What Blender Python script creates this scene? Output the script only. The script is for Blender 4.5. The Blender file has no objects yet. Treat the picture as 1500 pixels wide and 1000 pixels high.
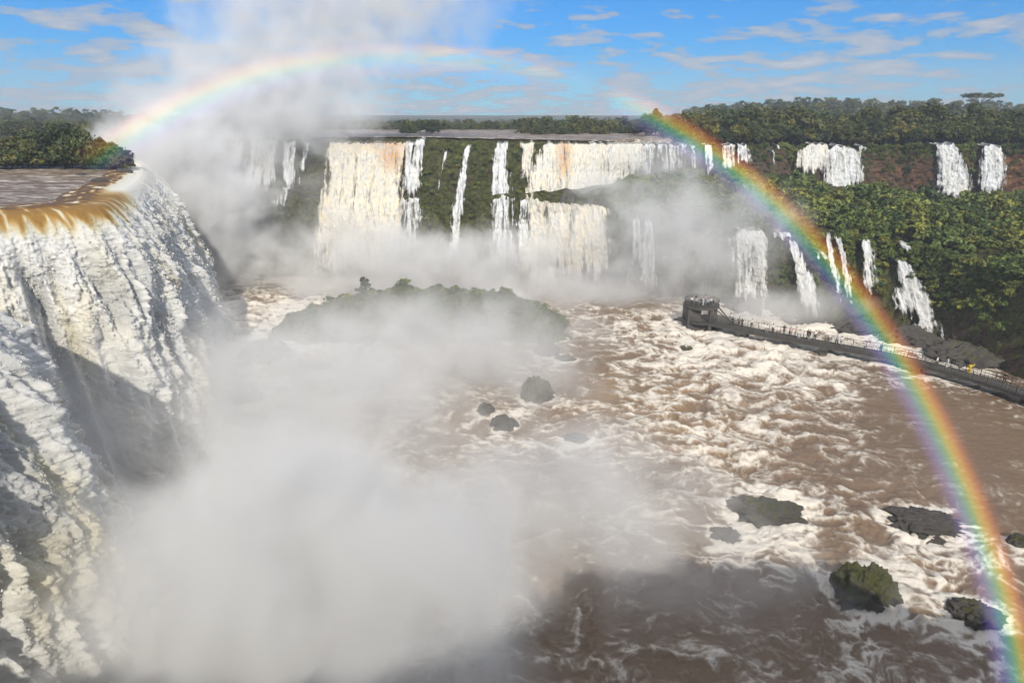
import bpy, math, random
import numpy as np
rng = np.random.default_rng(7); random.seed(7)
sc = bpy.context.scene
COL = sc.collection
R = math.radians
# ---------------------------------------------------------------- camera frame of the photograph
F, H = 940.0, 39.0
PITCH = R(19.45); CP, SP = math.cos(PITCH), math.sin(PITCH)
def ray(px, py):
    u = (np.asarray(px, float) - 750) / F; v = (500 - np.asarray(py, float)) / F
    return u, CP + v * SP, -SP + v * CP
def at_z(px, py, z):
    x, y, w = ray(px, py); t = (z - H) / w
    return np.stack([x * t, y * t, H + w * t], -1)
def at_y(px, py, Y):
    x, y, w = ray(px, py); t = Y / y
    return np.stack([x * t, y * t, H + w * t], -1)
SUN = np.array([.122, -.835, .639]); SUN /= np.linalg.norm(SUN)

# ---------------------------------------------------------------- noise
_perm = np.random.default_rng(3).permutation(256); _perm = np.concatenate([_perm, _perm, _perm])
_g = np.random.default_rng(4).normal(size=(256, 3)); _g /= np.linalg.norm(_g, axis=1)[:, None]; _g = _g.astype(np.float32)
def noise(x, y, z):
    x, y, z = np.broadcast_arrays(x, y, z); sh = x.shape
    x = x.ravel().astype(np.float64); y = y.ravel().astype(np.float64); z = z.ravel().astype(np.float64)
    xi = np.floor(x).astype(np.int64); yi = np.floor(y).astype(np.int64); zi = np.floor(z).astype(np.int64)
    xf = (x - xi).astype(np.float32); yf = (y - yi).astype(np.float32); zf = (z - zi).astype(np.float32)
    f = lambda t: t * t * t * (t * (t * 6 - 15) + 10)
    a, b, c = f(xf), f(yf), f(zf)
    xi &= 255; yi &= 255; zi &= 255
    def gr(i, j, k):
        h = _perm[_perm[_perm[xi + i] + yi + j] + zi + k]
        g = _g[h]
        return g[:, 0] * (xf - i) + g[:, 1] * (yf - j) + g[:, 2] * (zf - k)
    l = lambda t, p, q: p + t * (q - p)
    r = l(c, l(b, l(a, gr(0,0,0), gr(1,0,0)), l(a, gr(0,1,0), gr(1,1,0))),
             l(b, l(a, gr(0,0,1), gr(1,0,1)), l(a, gr(0,1,1), gr(1,1,1))))
    return (r * 1.5).reshape(sh)
def fbm(x, y, z, o=4, lac=2.03, gain=.5):
    s = 0; a = 1; n = 0
    for i in range(o):
        s = s + a * noise(x + 17.3 * i, y + 5.1 * i, z + 9.7 * i); n += a
        x = x * lac; y = y * lac; z = z * lac; a *= gain
    return s / n
def ridge(x, y, z, o=4, lac=2.1, gain=.55):
    s = 0; a = 1; n = 0
    for i in range(o):
        s = s + a * (1 - np.abs(noise(x + 11.3 * i, y + 3.1 * i, z + 7.7 * i)) * 2); n += a
        x = x * lac; y = y * lac; z = z * lac; a *= gain
    return s / n
def billow(x, y, z, o=4, lac=2.1, gain=.5):
    s = 0; a = 1; n = 0
    for i in range(o):
        s = s + a * (np.abs(noise(x + 11.3 * i, y + 3.1 * i, z + 7.7 * i)) * 2); n += a
        x = x * lac; y = y * lac; z = z * lac; a *= gain
    return s / n
def puff(x, y, z, o=3, lac=2.1, gain=.55):
    s = 0; a = 1; n = 0
    for i in range(o):
        s = s + a * np.sqrt((noise(x + 11.3 * i, y + 3.1 * i, z + 7.7 * i)*2)**2 + .02); n += a
        x = x * lac; y = y * lac; z = z * lac; a *= gain
    return s / n
def ss(a, b, x):
    t = np.clip((x - a) / (b - a), 0, 1); return t * t * (3 - 2 * t)

# ---------------------------------------------------------------- objects
def link(o, parent=None):
    COL.objects.link(o)
    if parent is not None: o.parent = parent
    return o
def tag(o, label=None, cat=None, group=None, kind=None):
    if label: o['label'] = label
    if cat: o['category'] = cat
    if group: o['group'] = group
    if kind: o['kind'] = kind
    return o
def mesh(name, V, Fc, mats=(), attrs=None, smooth=True, fm=None, cols=None):
    V = np.asarray(V, np.float32).reshape(-1, 3); Fc = np.asarray(Fc, np.int32)
    me = bpy.data.meshes.new(name); n, k = Fc.shape
    me.vertices.add(len(V)); me.vertices.foreach_set('co', V.ravel())
    me.loops.add(n * k); me.loops.foreach_set('vertex_index', Fc.ravel())
    me.polygons.add(n); me.polygons.foreach_set('loop_start', np.arange(0, n * k, k, dtype=np.int32))
    me.polygons.foreach_set('loop_total', np.full(n, k, np.int32))
    for m in (mats if isinstance(mats, (list, tuple)) else [mats]): me.materials.append(m)
    if fm is not None: me.polygons.foreach_set('material_index', np.asarray(fm, np.int32))
    me.update(calc_edges=True); me.validate()
    me.polygons.foreach_set('use_smooth', np.full(len(me.polygons), smooth))
    for nm, a in (attrs or {}).items():
        at = me.attributes.new(nm, 'FLOAT', 'POINT'); at.data.foreach_set('value', np.asarray(a, np.float32).ravel())
    for nm, a in (cols or {}).items():
        at = me.attributes.new(nm, 'FLOAT_COLOR', 'POINT'); at.data.foreach_set('color', np.asarray(a, np.float32).ravel())
    return me
def obj(name, me, parent=None, loc=None):
    o = bpy.data.objects.new(name, me); link(o, parent)
    if loc is not None: o.location = loc
    return o
def empty(name, loc=(0,0,0), rz=0):
    o = bpy.data.objects.new(name, None); o.location = loc; o.rotation_euler = (0, 0, rz); return link(o)
def grid_faces(nr, nc, flip=False):
    i = np.arange(nr * nc).reshape(nr, nc)
    f = np.stack([i[:-1, :-1], i[:-1, 1:], i[1:, 1:], i[1:, :-1]], -1).reshape(-1, 4)
    return f[:, ::-1] if flip else f
class MB:                                         # boxes / tubes collected into one mesh
    def __init__(s): s.v = []; s.f = []
    def box(s, c, size, rz=0, tilt=None):
        c = np.array(c, float); hx, hy, hz = np.array(size, float) / 2
        q = np.array([[x, y, z] for z in (-hz, hz) for x, y in ((-hx,-hy),(hx,-hy),(hx,hy),(-hx,hy))])
        ca, sa = math.cos(rz), math.sin(rz)
        q = np.stack([q[:,0]*ca-q[:,1]*sa, q[:,0]*sa+q[:,1]*ca, q[:,2]], -1) + c
        b = len(s.v); s.v += q.tolist()
        s.f += [[b+i for i in t] for t in ((3,2,1,0),(4,5,6,7),(0,1,5,4),(1,2,6,5),(2,3,7,6),(3,0,4,7))]
    def bar(s, p, q, w, h=None):
        p = np.array(p, float); q = np.array(q, float); h = h or w
        d = q - p; d /= np.linalg.norm(d)
        up = np.array([0,0,1.]) if abs(d[2]) < .95 else np.array([1.,0,0])
        r = np.cross(d, up); r /= np.linalg.norm(r); u = np.cross(r, d)
        b = len(s.v)
        for e in (p, q):
            for a_, b_ in ((-1,-1),(1,-1),(1,1),(-1,1)): s.v.append((e + r*a_*w/2 + u*b_*h/2).tolist())
        s.f += [[b+i for i in t] for t in ((3,2,1,0),(4,5,6,7),(0,1,5,4),(1,2,6,5),(2,3,7,6),(3,0,4,7))]
    def tube(s, pts, rad, n=6):
        pts = [np.array(p, float) for p in pts]; b = len(s.v)
        for i, p in enumerate(pts):
            d = pts[min(i+1, len(pts)-1)] - pts[max(i-1, 0)]; d /= np.linalg.norm(d) + 1e-9
            up = np.array([0,0,1.]) if abs(d[2]) < .9 else np.array([1.,0,0])
            r = np.cross(d, up); r /= np.linalg.norm(r); u = np.cross(r, d)
            rr = rad[i] if hasattr(rad, '__len__') else rad
            for k in range(n):
                a = 2*math.pi*k/n; s.v.append((p + (r*math.cos(a)+u*math.sin(a))*rr).tolist())
        for i in range(len(pts)-1):
            for k in range(n):
                a = b+i*n+k; c = b+i*n+(k+1) % n
                s.f.append([a, c, c+n, a+n])
    def mesh(s, name, mat, smooth=False): return mesh(name, s.v, s.f, mat, smooth=smooth)

# ---------------------------------------------------------------- materials
def newmat(name):
    m = bpy.data.materials.new(name); m.use_nodes = True
    nt = m.node_tree; nt.nodes.clear(); return m, nt
def N(nt, t, **kw):
    n = nt.nodes.new(t)
    for k, v in kw.items():
        if k.startswith('i_'): n.inputs[k[2:].replace('_', ' ')].default_value = v
        elif k[0] == 'n' and k[1:].isdigit(): n.inputs[int(k[1:])].default_value = v
        else: setattr(n, k, v)
    return n
def ramp(nt, stops, fac=None, interp='LINEAR'):
    r = nt.nodes.new('ShaderNodeValToRGB'); cr = r.color_ramp; cr.interpolation = interp
    while len(cr.elements) > 1: cr.elements.remove(cr.elements[-1])
    for i, (p, c) in enumerate(stops):
        e = cr.elements[0] if i == 0 else cr.elements.new(p)
        e.position = p; e.color = (*c, 1) if len(c) == 3 else c
    if fac is not None: nt.links.new(fac, r.inputs[0])
    return r
def mathn(nt, op, a, b=None, c=None, clamp=False):
    n = nt.nodes.new('ShaderNodeMath'); n.operation = op; n.use_clamp = clamp
    for i, v in enumerate((a, b, c)):
        if v is None: continue
        if isinstance(v, (int, float)): n.inputs[i].default_value = v
        else: nt.links.new(v, n.inputs[i])
    return n.outputs[0]
def mix(nt, fac, a, b):
    n = nt.nodes.new('ShaderNodeMix'); n.data_type = 'RGBA'
    for i, v in ((0, fac), (6, a), (7, b)):
        if isinstance(v, (int, float)): n.inputs[i].default_value = v
        elif isinstance(v, tuple): n.inputs[i].default_value = (*v, 1)
        else: nt.links.new(v, n.inputs[i])
    return n.outputs[2]
def noise_n(nt, scale, detail=4, rough=.55, vec=None, dist=0, mapscale=None):
    n = nt.nodes.new('ShaderNodeTexNoise'); n.inputs['Scale'].default_value = scale
    n.inputs['Detail'].default_value = detail; n.inputs['Roughness'].default_value = rough; n.inputs['Distortion'].default_value = dist
    if vec is None:
        g = nt.nodes.new('ShaderNodeNewGeometry'); vec = g.outputs['Position']
    if mapscale:
        m = nt.nodes.new('ShaderNodeMapping'); m.inputs['Scale'].default_value = mapscale
        nt.links.new(vec, m.inputs[0]); vec = m.outputs[0]
    nt.links.new(vec, n.inputs['Vector'])
    return n.outputs[0]
def attr(nt, name, out=2):
    a = nt.nodes.new('ShaderNodeAttribute'); a.attribute_name = name; return a.outputs[out]
def bump(nt, h, strength=.5, dist=.1):
    b = nt.nodes.new('ShaderNodeBump'); b.inputs['Strength'].default_value = strength; b.inputs['Distance'].default_value = dist
    nt.links.new(h, b.inputs['Height']); return b.outputs[0]
def principled(nt, col, rough=.7, normal=None, spec=.4, out=True, sss=None):
    p = nt.nodes.new('ShaderNodeBsdfPrincipled')
    if isinstance(col, tuple): p.inputs['Base Color'].default_value = (*col, 1)
    else: nt.links.new(col, p.inputs['Base Color'])
    if isinstance(rough, (int, float)): p.inputs['Roughness'].default_value = rough
    else: nt.links.new(rough, p.inputs['Roughness'])
    p.inputs['Specular IOR Level'].default_value = spec
    if normal is not None: nt.links.new(normal, p.inputs['Normal'])
    if out:
        o = nt.nodes.new('ShaderNodeOutputMaterial'); nt.links.new(p.outputs[0], o.inputs[0])
    return p
def simple(name, col, rough=.7, var=.25, scale=3.0, spec=.3):
    m, nt = newmat(name)
    n = noise_n(nt, scale, 3)
    c = mix(nt, n, tuple(x*(1-var) for x in col), tuple(min(1, x*(1+var)) for x in col))
    principled(nt, c, rough, spec=spec); return m

# river: brown water and cream foam, mixed by the mesh's own foam pattern
m_river, nt = newmat('river_water')
foam = attr(nt, 'foam'); fine = noise_n(nt, 2.2, 6, .65, dist=1.2)
f2 = mathn(nt, 'MULTIPLY_ADD', mathn(nt, 'SUBTRACT', fine, .5), .55, foam, clamp=True)
brown = mix(nt, noise_n(nt, .09, 4), (.155, .102, .062), (.225, .158, .104))
tea = mix(nt, attr(nt, 'tea'), brown, (.34, .21, .085))
c = ramp(nt, [(.12, (0,0,0)), (.36, (.16,)*3), (.5, (.48,)*3), (.80, (1,1,1))], f2)
col = mix(nt, c.outputs[0], tea, (.72, .67, .59))
rg = mathn(nt, 'MULTIPLY_ADD', c.outputs[0], .45, .32)
principled(nt, col, rg, bump(nt, fine, .55, .12), spec=.35)

# falling white water
m_fall, nt = newmat('falling_water')
t_ = attr(nt, 'tint'); fine = noise_n(nt, 3.2, 7, .72, dist=.8, mapscale=(1,1,.6))
base = mix(nt, attr(nt, 'thin'), mix(nt, noise_n(nt, .35, 4, mapscale=(1,1,.25)), (.68, .69, .68), (.82, .80, .74)), (.38, .38, .365))  # 'thin' greys the hollows: shade painted into the colour, plus less aerated streaks
am = ramp(nt, [(0, (1,1,1)), (.25, (.90,.84,.64)), (.55, (.62,.40,.14)), (.8, (.36,.19,.05)), (1, (.17,.115,.075))], t_)
mul = nt.nodes.new('ShaderNodeMix'); mul.data_type = 'RGBA'; mul.blend_type = 'MULTIPLY'; mul.inputs[0].default_value = 1
nt.links.new(base, mul.inputs[6]); nt.links.new(am.outputs[0], mul.inputs[7])
p = principled(nt, mul.outputs[2], mathn(nt, 'MULTIPLY_ADD', t_, -.4, .75), bump(nt, fine, .8, .22), spec=.04)
nt.links.new(mathn(nt, 'MULTIPLY_ADD', t_, -1.2, .75, clamp=True), p.inputs['Subsurface Weight']); p.inputs['Subsurface Scale'].default_value = .42; p.inputs['Subsurface Radius'].default_value = (1, .95, .85)

# thin falls: streaked, see-through between the strands
m_veil, nt = newmat('veil_water')
at_ = attr(nt, 'alpha'); t_ = attr(nt, 'tint')
uv = nt.nodes.new('ShaderNodeCombineXYZ'); nt.links.new(attr(nt, 'su'), uv.inputs[0]); nt.links.new(attr(nt, 'sv'), uv.inputs[1])
st = noise_n(nt, 1.0, 5, .62, vec=uv.outputs[0], dist=.5, mapscale=(1.1, .10, 1))
cl = noise_n(nt, 1.0, 5, .7, vec=uv.outputs[0], dist=.8, mapscale=(1.5, .5, 1))
a = mathn(nt, 'ADD', at_, mathn(nt, 'MULTIPLY', mathn(nt, 'SUBTRACT', mathn(nt, 'MULTIPLY_ADD', cl, .35, mathn(nt, 'MULTIPLY', st, .65)), .5), 4.2))
a = ramp(nt, [(.30, (0,0,0)), (.5, (.6,)*3), (.80, (1,1,1))], a)
am = ramp(nt, [(0, (.76,.77,.76)), (.4, (.80,.70,.50)), (1, (.62,.34,.12))], t_)
shd = mix(nt, ramp(nt, [(.35, (0,)*3), (.62, (1,)*3)], cl).outputs[0], (.55,.56,.55), am.outputs[0])
p = principled(nt, shd, .85, bump(nt, cl, .7, .22), spec=.03, out=False)
tr = nt.nodes.new('ShaderNodeBsdfTransparent'); mx = nt.nodes.new('ShaderNodeMixShader'); o = nt.nodes.new('ShaderNodeOutputMaterial')
nt.links.new(a.outputs[0], mx.inputs[0]); nt.links.new(tr.outputs[0], mx.inputs[1]); nt.links.new(p.outputs[0], mx.inputs[2]); nt.links.new(mx.outputs[0], o.inputs[0])

# cliffs: dark basalt, red earth bands, moss
m_cliff, nt = newmat('cliff_rock')
rock = mix(nt, noise_n(nt, .8, 6, .65), (.05,.045,.038), (.19,.16,.125))
red = mix(nt, ramp(nt, [(.38, (0,)*3), (.62, (1,)*3)], noise_n(nt, .35, 7, .7, mapscale=(1,1,3.2))).outputs[0], (.07,.035,.02), (.42,.21,.105))
c1 = mix(nt, attr(nt, 'red'), rock, red)
moss = mix(nt, ramp(nt, [(.36, (0,)*3), (.66, (1,)*3)], noise_n(nt, .9, 8, .72)).outputs[0], (.045,.055,.018), (.215,.215,.072))
mf = ramp(nt, [(.42, (0,)*3), (.55, (1,)*3)], mathn(nt, 'ADD', mathn(nt, 'MULTIPLY', mathn(nt, 'SUBTRACT', noise_n(nt, .5, 7, .75, mapscale=(1,1,.6)), .5), 2.2), attr(nt, 'moss')))
c2 = mix(nt, mf.outputs[0], c1, moss)
principled(nt, c2, .85, bump(nt, noise_n(nt, 1.1, 8, .75), 1.0, 1.6), spec=.12)

m_ground, nt = newmat('forest_floor')
g = mix(nt, noise_n(nt, .35, 6, .7), (.025,.034,.012), (.10,.10,.04))
principled(nt, g, .95, bump(nt, noise_n(nt, .9, 6, .7), 1, .8), spec=.1)

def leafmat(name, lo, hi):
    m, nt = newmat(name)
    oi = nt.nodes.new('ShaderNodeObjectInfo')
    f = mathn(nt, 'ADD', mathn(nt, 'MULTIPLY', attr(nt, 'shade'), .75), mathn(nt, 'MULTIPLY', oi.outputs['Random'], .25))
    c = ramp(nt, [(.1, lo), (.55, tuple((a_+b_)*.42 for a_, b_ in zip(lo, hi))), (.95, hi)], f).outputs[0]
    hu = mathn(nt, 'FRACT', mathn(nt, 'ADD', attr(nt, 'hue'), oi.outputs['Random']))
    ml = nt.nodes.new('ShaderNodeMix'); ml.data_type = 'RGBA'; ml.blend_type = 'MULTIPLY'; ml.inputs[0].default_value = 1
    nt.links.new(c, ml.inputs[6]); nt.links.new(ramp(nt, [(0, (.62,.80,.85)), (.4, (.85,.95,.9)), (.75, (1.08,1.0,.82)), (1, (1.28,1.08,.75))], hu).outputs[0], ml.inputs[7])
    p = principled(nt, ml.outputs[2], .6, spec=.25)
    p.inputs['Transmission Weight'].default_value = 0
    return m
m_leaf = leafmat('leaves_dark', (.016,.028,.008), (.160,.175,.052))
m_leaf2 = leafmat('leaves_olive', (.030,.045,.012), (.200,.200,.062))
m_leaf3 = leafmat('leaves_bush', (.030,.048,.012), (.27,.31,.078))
m_bark = simple('bark', (.15,.12,.09), .9)
m_rock = m_cliff
m_wet, nt = newmat('wet_rock')
c1 = mix(nt, noise_n(nt, 1.6, 7, .7), (.045,.042,.038), (.20,.18,.155))
c2 = mix(nt, noise_n(nt, 2.5, 7, .75), (.045,.055,.018), (.19,.19,.07))
mf = ramp(nt, [(.48, (0,)*3), (.60, (1,)*3)], mathn(nt, 'ADD', mathn(nt, 'MULTIPLY', mathn(nt, 'SUBTRACT', noise_n(nt, 1.1, 7, .75), .5), 1.5), attr(nt, 'moss')))
principled(nt, mix(nt, mf.outputs[0], c1, c2), .55, bump(nt, noise_n(nt, 2.2, 8, .75), 1.0, .6), spec=.3)
m_rock = m_wet
m_conc = simple('walkway_concrete', (.085,.078,.068), .85, .35, 1.2)
m_steel = simple('railing_steel', (.045,.045,.042), .6, .2, 2)
m_skin = simple('skin', (.42,.26,.18), .6, .1)
m_hair = simple('hair', (.03,.022,.016), .7, .2)
def cloth(n, c): return simple('cloth_' + n, c, .85, .12, 8)
m_cl = {'white': cloth('white', (.75,.75,.74)), 'yellow': cloth('yellow', (.85,.62,.02)), 'pink': cloth('pink', (.7,.42,.40)),
        'dark': cloth('dark', (.03,.03,.035)), 'blue': cloth('blue', (.25,.45,.62)), 'grey': cloth('grey', (.35,.35,.35)), 'red': cloth('red', (.4,.06,.05))}

# ---------------------------------------------------------------- camera, sun, sky
cam = bpy.data.cameras.new('camera'); co = bpy.data.objects.new('camera', cam); link(co)
co.location = (0, 0, H); co.rotation_euler = (math.pi/2 - PITCH, 0, 0)
cam.lens = F / 1500 * 36; cam.sensor_width = 36; cam.clip_end = 20000; cam.clip_start = .3
sc.camera = co
sl = bpy.data.lights.new('sun', 'SUN'); so = bpy.data.objects.new('sun', sl); link(so)
sl.energy = 4.1; sl.angle = R(.5); sl.color = (1, .93, .82)
from mathutils import Vector
so.rotation_euler = Vector(tuple(SUN)).to_track_quat('Z', 'Y').to_euler(); so.location = (0, -30, 120)
w = bpy.data.worlds.new('World'); sc.world = w; w.use_nodes = True; nt = w.node_tree; nt.nodes.clear()
sky = nt.nodes.new('ShaderNodeTexSky'); sky.sky_type = 'NISHITA'; sky.sun_disc = False
sky.sun_elevation = math.asin(SUN[2]); sky.sun_rotation = math.atan2(SUN[0], SUN[1]); sky.altitude = 100; sky.dust_density = .15; sky.ozone_density = 4.0
tc = nt.nodes.new('ShaderNodeTexCoord'); sep = nt.nodes.new('ShaderNodeSeparateXYZ'); nt.links.new(tc.outputs['Generated'], sep.inputs[0])
den = mathn(nt, 'ADD', mathn(nt, 'MAXIMUM', sep.outputs[2], 0), .15)
cv = nt.nodes.new('ShaderNodeCombineXYZ')
nt.links.new(mathn(nt, 'DIVIDE', sep.outputs[0], den), cv.inputs[0]); nt.links.new(mathn(nt, 'DIVIDE', sep.outputs[1], den), cv.inputs[1])
n1 = noise_n(nt, 2.9, 7, .58, vec=cv.outputs[0]); n2 = noise_n(nt, .8, 3, .5, vec=cv.outputs[0])
lowc = ramp(nt, [(0, (.16,)*3), (.08, (.10,)*3), (.16, (.0,)*3), (.30, (-.06,)*3)], sep.outputs[2])
lo_ = mathn(nt, 'MULTIPLY', mathn(nt, 'SUBTRACT', .17, sep.outputs[2]), 1.0)
cf = mathn(nt, 'ADD', mathn(nt, 'ADD', n1, mathn(nt, 'MULTIPLY', mathn(nt, 'SUBTRACT', n2, .5), .40)), mathn(nt, 'MAXIMUM', lo_, mathn(nt, 'MULTIPLY', mathn(nt, 'SUBTRACT', sep.outputs[2], .22), .8)))  # heavy cloud high overhead, out of view, added to whiten the ambient light
cm = ramp(nt, [(.575, (0,)*3), (.62, (.6,)*3), (.70, (.92,)*3)], cf)
cc = mix(nt, ramp(nt, [(.60, (0,)*3), (.80, (1,)*3)], cf).outputs[0], (2.9, 3.4, 4.2), (4.9, 5.0, 5.3))
hs = nt.nodes.new('ShaderNodeHueSaturation'); hs.inputs['Saturation'].default_value = 1.3; hs.inputs['Value'].default_value = .86
ml = nt.nodes.new('ShaderNodeMix'); ml.data_type = 'RGBA'; ml.blend_type = 'MULTIPLY'; ml.inputs[0].default_value = 1; ml.inputs[7].default_value = (.44, .75, 1.12, 1)
nt.links.new(sky.outputs[0], ml.inputs[6]); nt.links.new(ml.outputs[2], hs.inputs['Color'])
skc = mix(nt, cm.outputs[0], hs.outputs[0], cc)
bg = nt.nodes.new('ShaderNodeBackground'); bg.inputs[1].default_value = .12; nt.links.new(skc, bg.inputs[0])
wo = nt.nodes.new('ShaderNodeOutputWorld'); nt.links.new(bg.outputs[0], wo.inputs[0])
sc.view_settings.view_transform = 'Standard'; sc.view_settings.look = 'None'; sc.view_settings.exposure = .02; sc.view_settings.gamma = 1

# ---------------------------------------------------------------- terrain: the cliffs, the terrace, the plateau
PX  = np.array([-500, 300, 620, 780, 880, 930, 1060, 1200, 1300, 1370, 1500, 1750, 2200.])
def cur(vals): return lambda p: np.interp(p, PX, vals)
yb = cur([410, 410, 412, 418, 432, 434, 450, 478, 492, 505, 568, 700, 900])          # foot of the lower cliff (z=0)
yl = cur([300, 300, 300, 293, 303, 312, 334, 340, 350, 372, 408, 480, 560])          # top of the lower cliff
Yl = cur([163, 163, 161, 160, 152, 150, 139, 131, 126, 118, 101, 75, 60])
yu = cur([299, 299, 299, 291, 272, 264, 252, 268, 284, 290, 285, 285, 285])          # foot of the upper cliff
Yu = cur([163.6, 163.6, 161.8, 162.5, 174, 179, 190, 201, 195, 187, 180, 170, 165])
yt0 = cur([204, 205, 203, 207, 209, 210, 213, 216, 216, 214, 216, 216, 216])
def yt(p): return yt0(p) + 1.5*fbm(np.asarray(p, float)/28, 0*np.asarray(p, float), 0*np.asarray(p, float), 4)          # top of the upper cliff
Yt = cur([174, 171, 169, 173, 177, 182, 193, 204, 198, 190, 183, 173, 168])
def Pb(p): return at_z(p, yb(p), -1.0)
def Pl(p): return at_y(p, yl(p), Yl(p))
def Pu(p): return at_y(p, yu(p), Yu(p))
def Pt(p): return at_y(p, yt(p), Yt(p))
def hillz(x, Y):
    a = np.degrees(np.arctan2(x, Y))
    h = 31.5 - 3.5*ss(250, 420, Y)*(1 - ss(6, 16, a)) + 0*Y
    h = h + ss(260, 620, Y) * (ss(8, 24, a) * (11 - 3*ss(28, 40, a)))       # wooded ridge on the right
    h = h + ss(260, 650, Y) * (1 - ss(-34, -24, a)) * 11                   # and on the left
    h = h + ss(900, 1800, Y) * 3
    return h + fbm(x/120, Y/120, 0*x, 3) * 6 * ss(260, 500, Y)
pxs = np.linspace(-450, 2100, 1300)
rows = []; redA = []; mossA = []
def addrow(P, red, moss): rows.append(P); redA.append(red + 0*pxs); mossA.append(moss + 0*pxs)
B, L, U, T = Pb(pxs), Pl(pxs), Pu(pxs), Pt(pxs)
nl, nte, nup = 70, 70, 60
right = ss(1330, 1400, pxs)
for t in np.linspace(0, 1, nl, endpoint=False):
    P = B + (L - B) * t; out = 5.0 * (1 - ss(.0, .18, t)) ; P = P.copy()
    P[:, 1] -= out * 0 ; addrow(P, .15 + .35*right*(1 - abs(t-.5)), .47 + .30*t - .02*right + .1*(pxs < 760))
for t in np.linspace(0, 1, nte, endpoint=False):
    P = L + (U - L) * t; P = P.copy(); P[:, 2] += 1.8 * math.sin(math.pi * t); addrow(P, 0, .9)
redz = (.28 + .9*fbm(pxs/18, 0*pxs, 0*pxs, 3))*ss(1240, 1262, pxs) * (1 - ss(1352, 1362, pxs)) + .7*ss(1455, 1462, pxs)
for t in np.linspace(0, 1, nup, endpoint=False):
    addrow(U + (T - U) * t, np.clip(.15 + .8 * redz * ss(.05,.2,t)*(1-ss(.8,.95,t)) + .25*ss(1100,1160,pxs), 0, 1),
           .40 + .25*ss(.75,.95,t) + .22*(pxs > 610)*(pxs < 790) + .12*(pxs<610) - .10*redz)
ncl = len(rows)
for k, t in enumerate(np.linspace(0, 1, 90)):
    Y = T[:, 1] * (1 + (t ** 2.2) * 10) + t * 200
    P = T.copy(); x, y, _ = ray(pxs, yt(pxs)); P[:, 0] = x / y * Y; P[:, 1] = Y
    z = hillz(P[:, 0], Y); P[:, 2] = T[:, 2] * (1 - ss(0, .08, t)) + z * ss(0, .08, t)
    rows.append(P); redA.append(0*pxs); mossA.append(1 + 0*pxs)
V = np.stack(rows); redA = np.stack(redA); mossA = np.stack(mossA)
k = np.arange(len(V)); rough = np.where(k < ncl, 1.0, .3)[:, None] * np.ones(len(pxs))
rough[0] = .2
x, y, z = V[..., 0].copy(), V[..., 1].copy(), V[..., 2].copy()
d = (ridge(x/9, z/26, y/9, 4) - .5) * 2.6 + (ridge(x/2.3, z/6, y/3, 4) - .5) * 1.6 + billow(x/1.6, z/1.9, y/1.6, 3) * 1.1 + fbm(x/.9, z/1.4, y/.9, 3) * .5
V[..., 1] -= d * rough; V[..., 2] += fbm(x/3, y/3, 0*z, 3) * .9 * (rough > .5) * (k[:, None] > 3)
fc = grid_faces(len(V), len(pxs))
cut = (ncl - 1) * (len(pxs) - 1)
me = mesh('cliff', V[:ncl].reshape(-1, 3), fc[:cut], m_cliff, {'red': redA[:ncl].ravel(), 'moss': mossA[:ncl].ravel()})
tag(obj('cliff_terrain', me), 'dark basalt cliffs in two tiers with a green terrace between, behind the river', kind='structure')
me = mesh('plateau', V[ncl-1:].reshape(-1, 3), grid_faces(len(V)-ncl+1, len(pxs)), m_ground)
tag(obj('plateau_terrain', me), 'wooded plateau and low hills reaching the horizon', kind='structure')
# wide ground for everything beyond, to the horizon
a = np.linspace(0, 2*math.pi, 97)[:-1]
r_ = np.array([30, 300, 2200, 9000.]); zz = [-14, -14, 5, 30]
V = np.concatenate([np.stack([q*np.cos(a), q*np.sin(a), zq + 0*a], -1) for q, zq in zip(r_, zz)])
f = [[i*96+j, i*96+(j+1) % 96, (i+1)*96+(j+1) % 96, (i+1)*96+j] for i in range(3) for j in range(96)]
V = np.vstack([V, [[0, 0, -14]]*4])
tag(obj('ground', mesh('ground', V, f, m_ground)), 'low ground running to the horizon under everything', kind='structure')

# ---------------------------------------------------------------- upper river on the plateau
m_up, nt = newmat('upper_river_water')
fo = noise_n(nt, .38, 7, .72, dist=1.4, mapscale=(.45, 1.5, 1))
c = mix(nt, ramp(nt, [(.50, (0,)*3), (.60, (.8,)*3)], fo).outputs[0], mix(nt, noise_n(nt, .25, 5), (.10,.065,.04), (.22,.15,.09)), (.70,.66,.58))
principled(nt, c, .5, bump(nt, noise_n(nt, .8, 5, .6), .5, .15), spec=.25)
p = np.linspace(455, 985, 200); V = []
for t in np.linspace(0, 1, 60):
    Y = Yt(p) + 1.2 + t**1.6 * 190; x, y, _ = ray(p, yt(p)); 
    z = 32.9 - .3*(1-t) + 0*p; V.append(np.stack([x/y*Y, Y, z], -1))
V = np.array(V); zl = Pt(p)[:, 2]; V[:, :, 2] = np.maximum(V[:, :, 2], 0) + fbm(V[..., 0]/3, V[..., 1]/3, 0*V[..., 0], 3)*.18
V[0, :, 2] = zl + .35; V[1, :, 2] = np.maximum(zl + .5, V[1, :, 2])
tag(obj('upper_river', mesh('upper_river', V, grid_faces(60, 200), m_up)), 'calm brown upper river behind the far falls', kind='structure')

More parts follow.
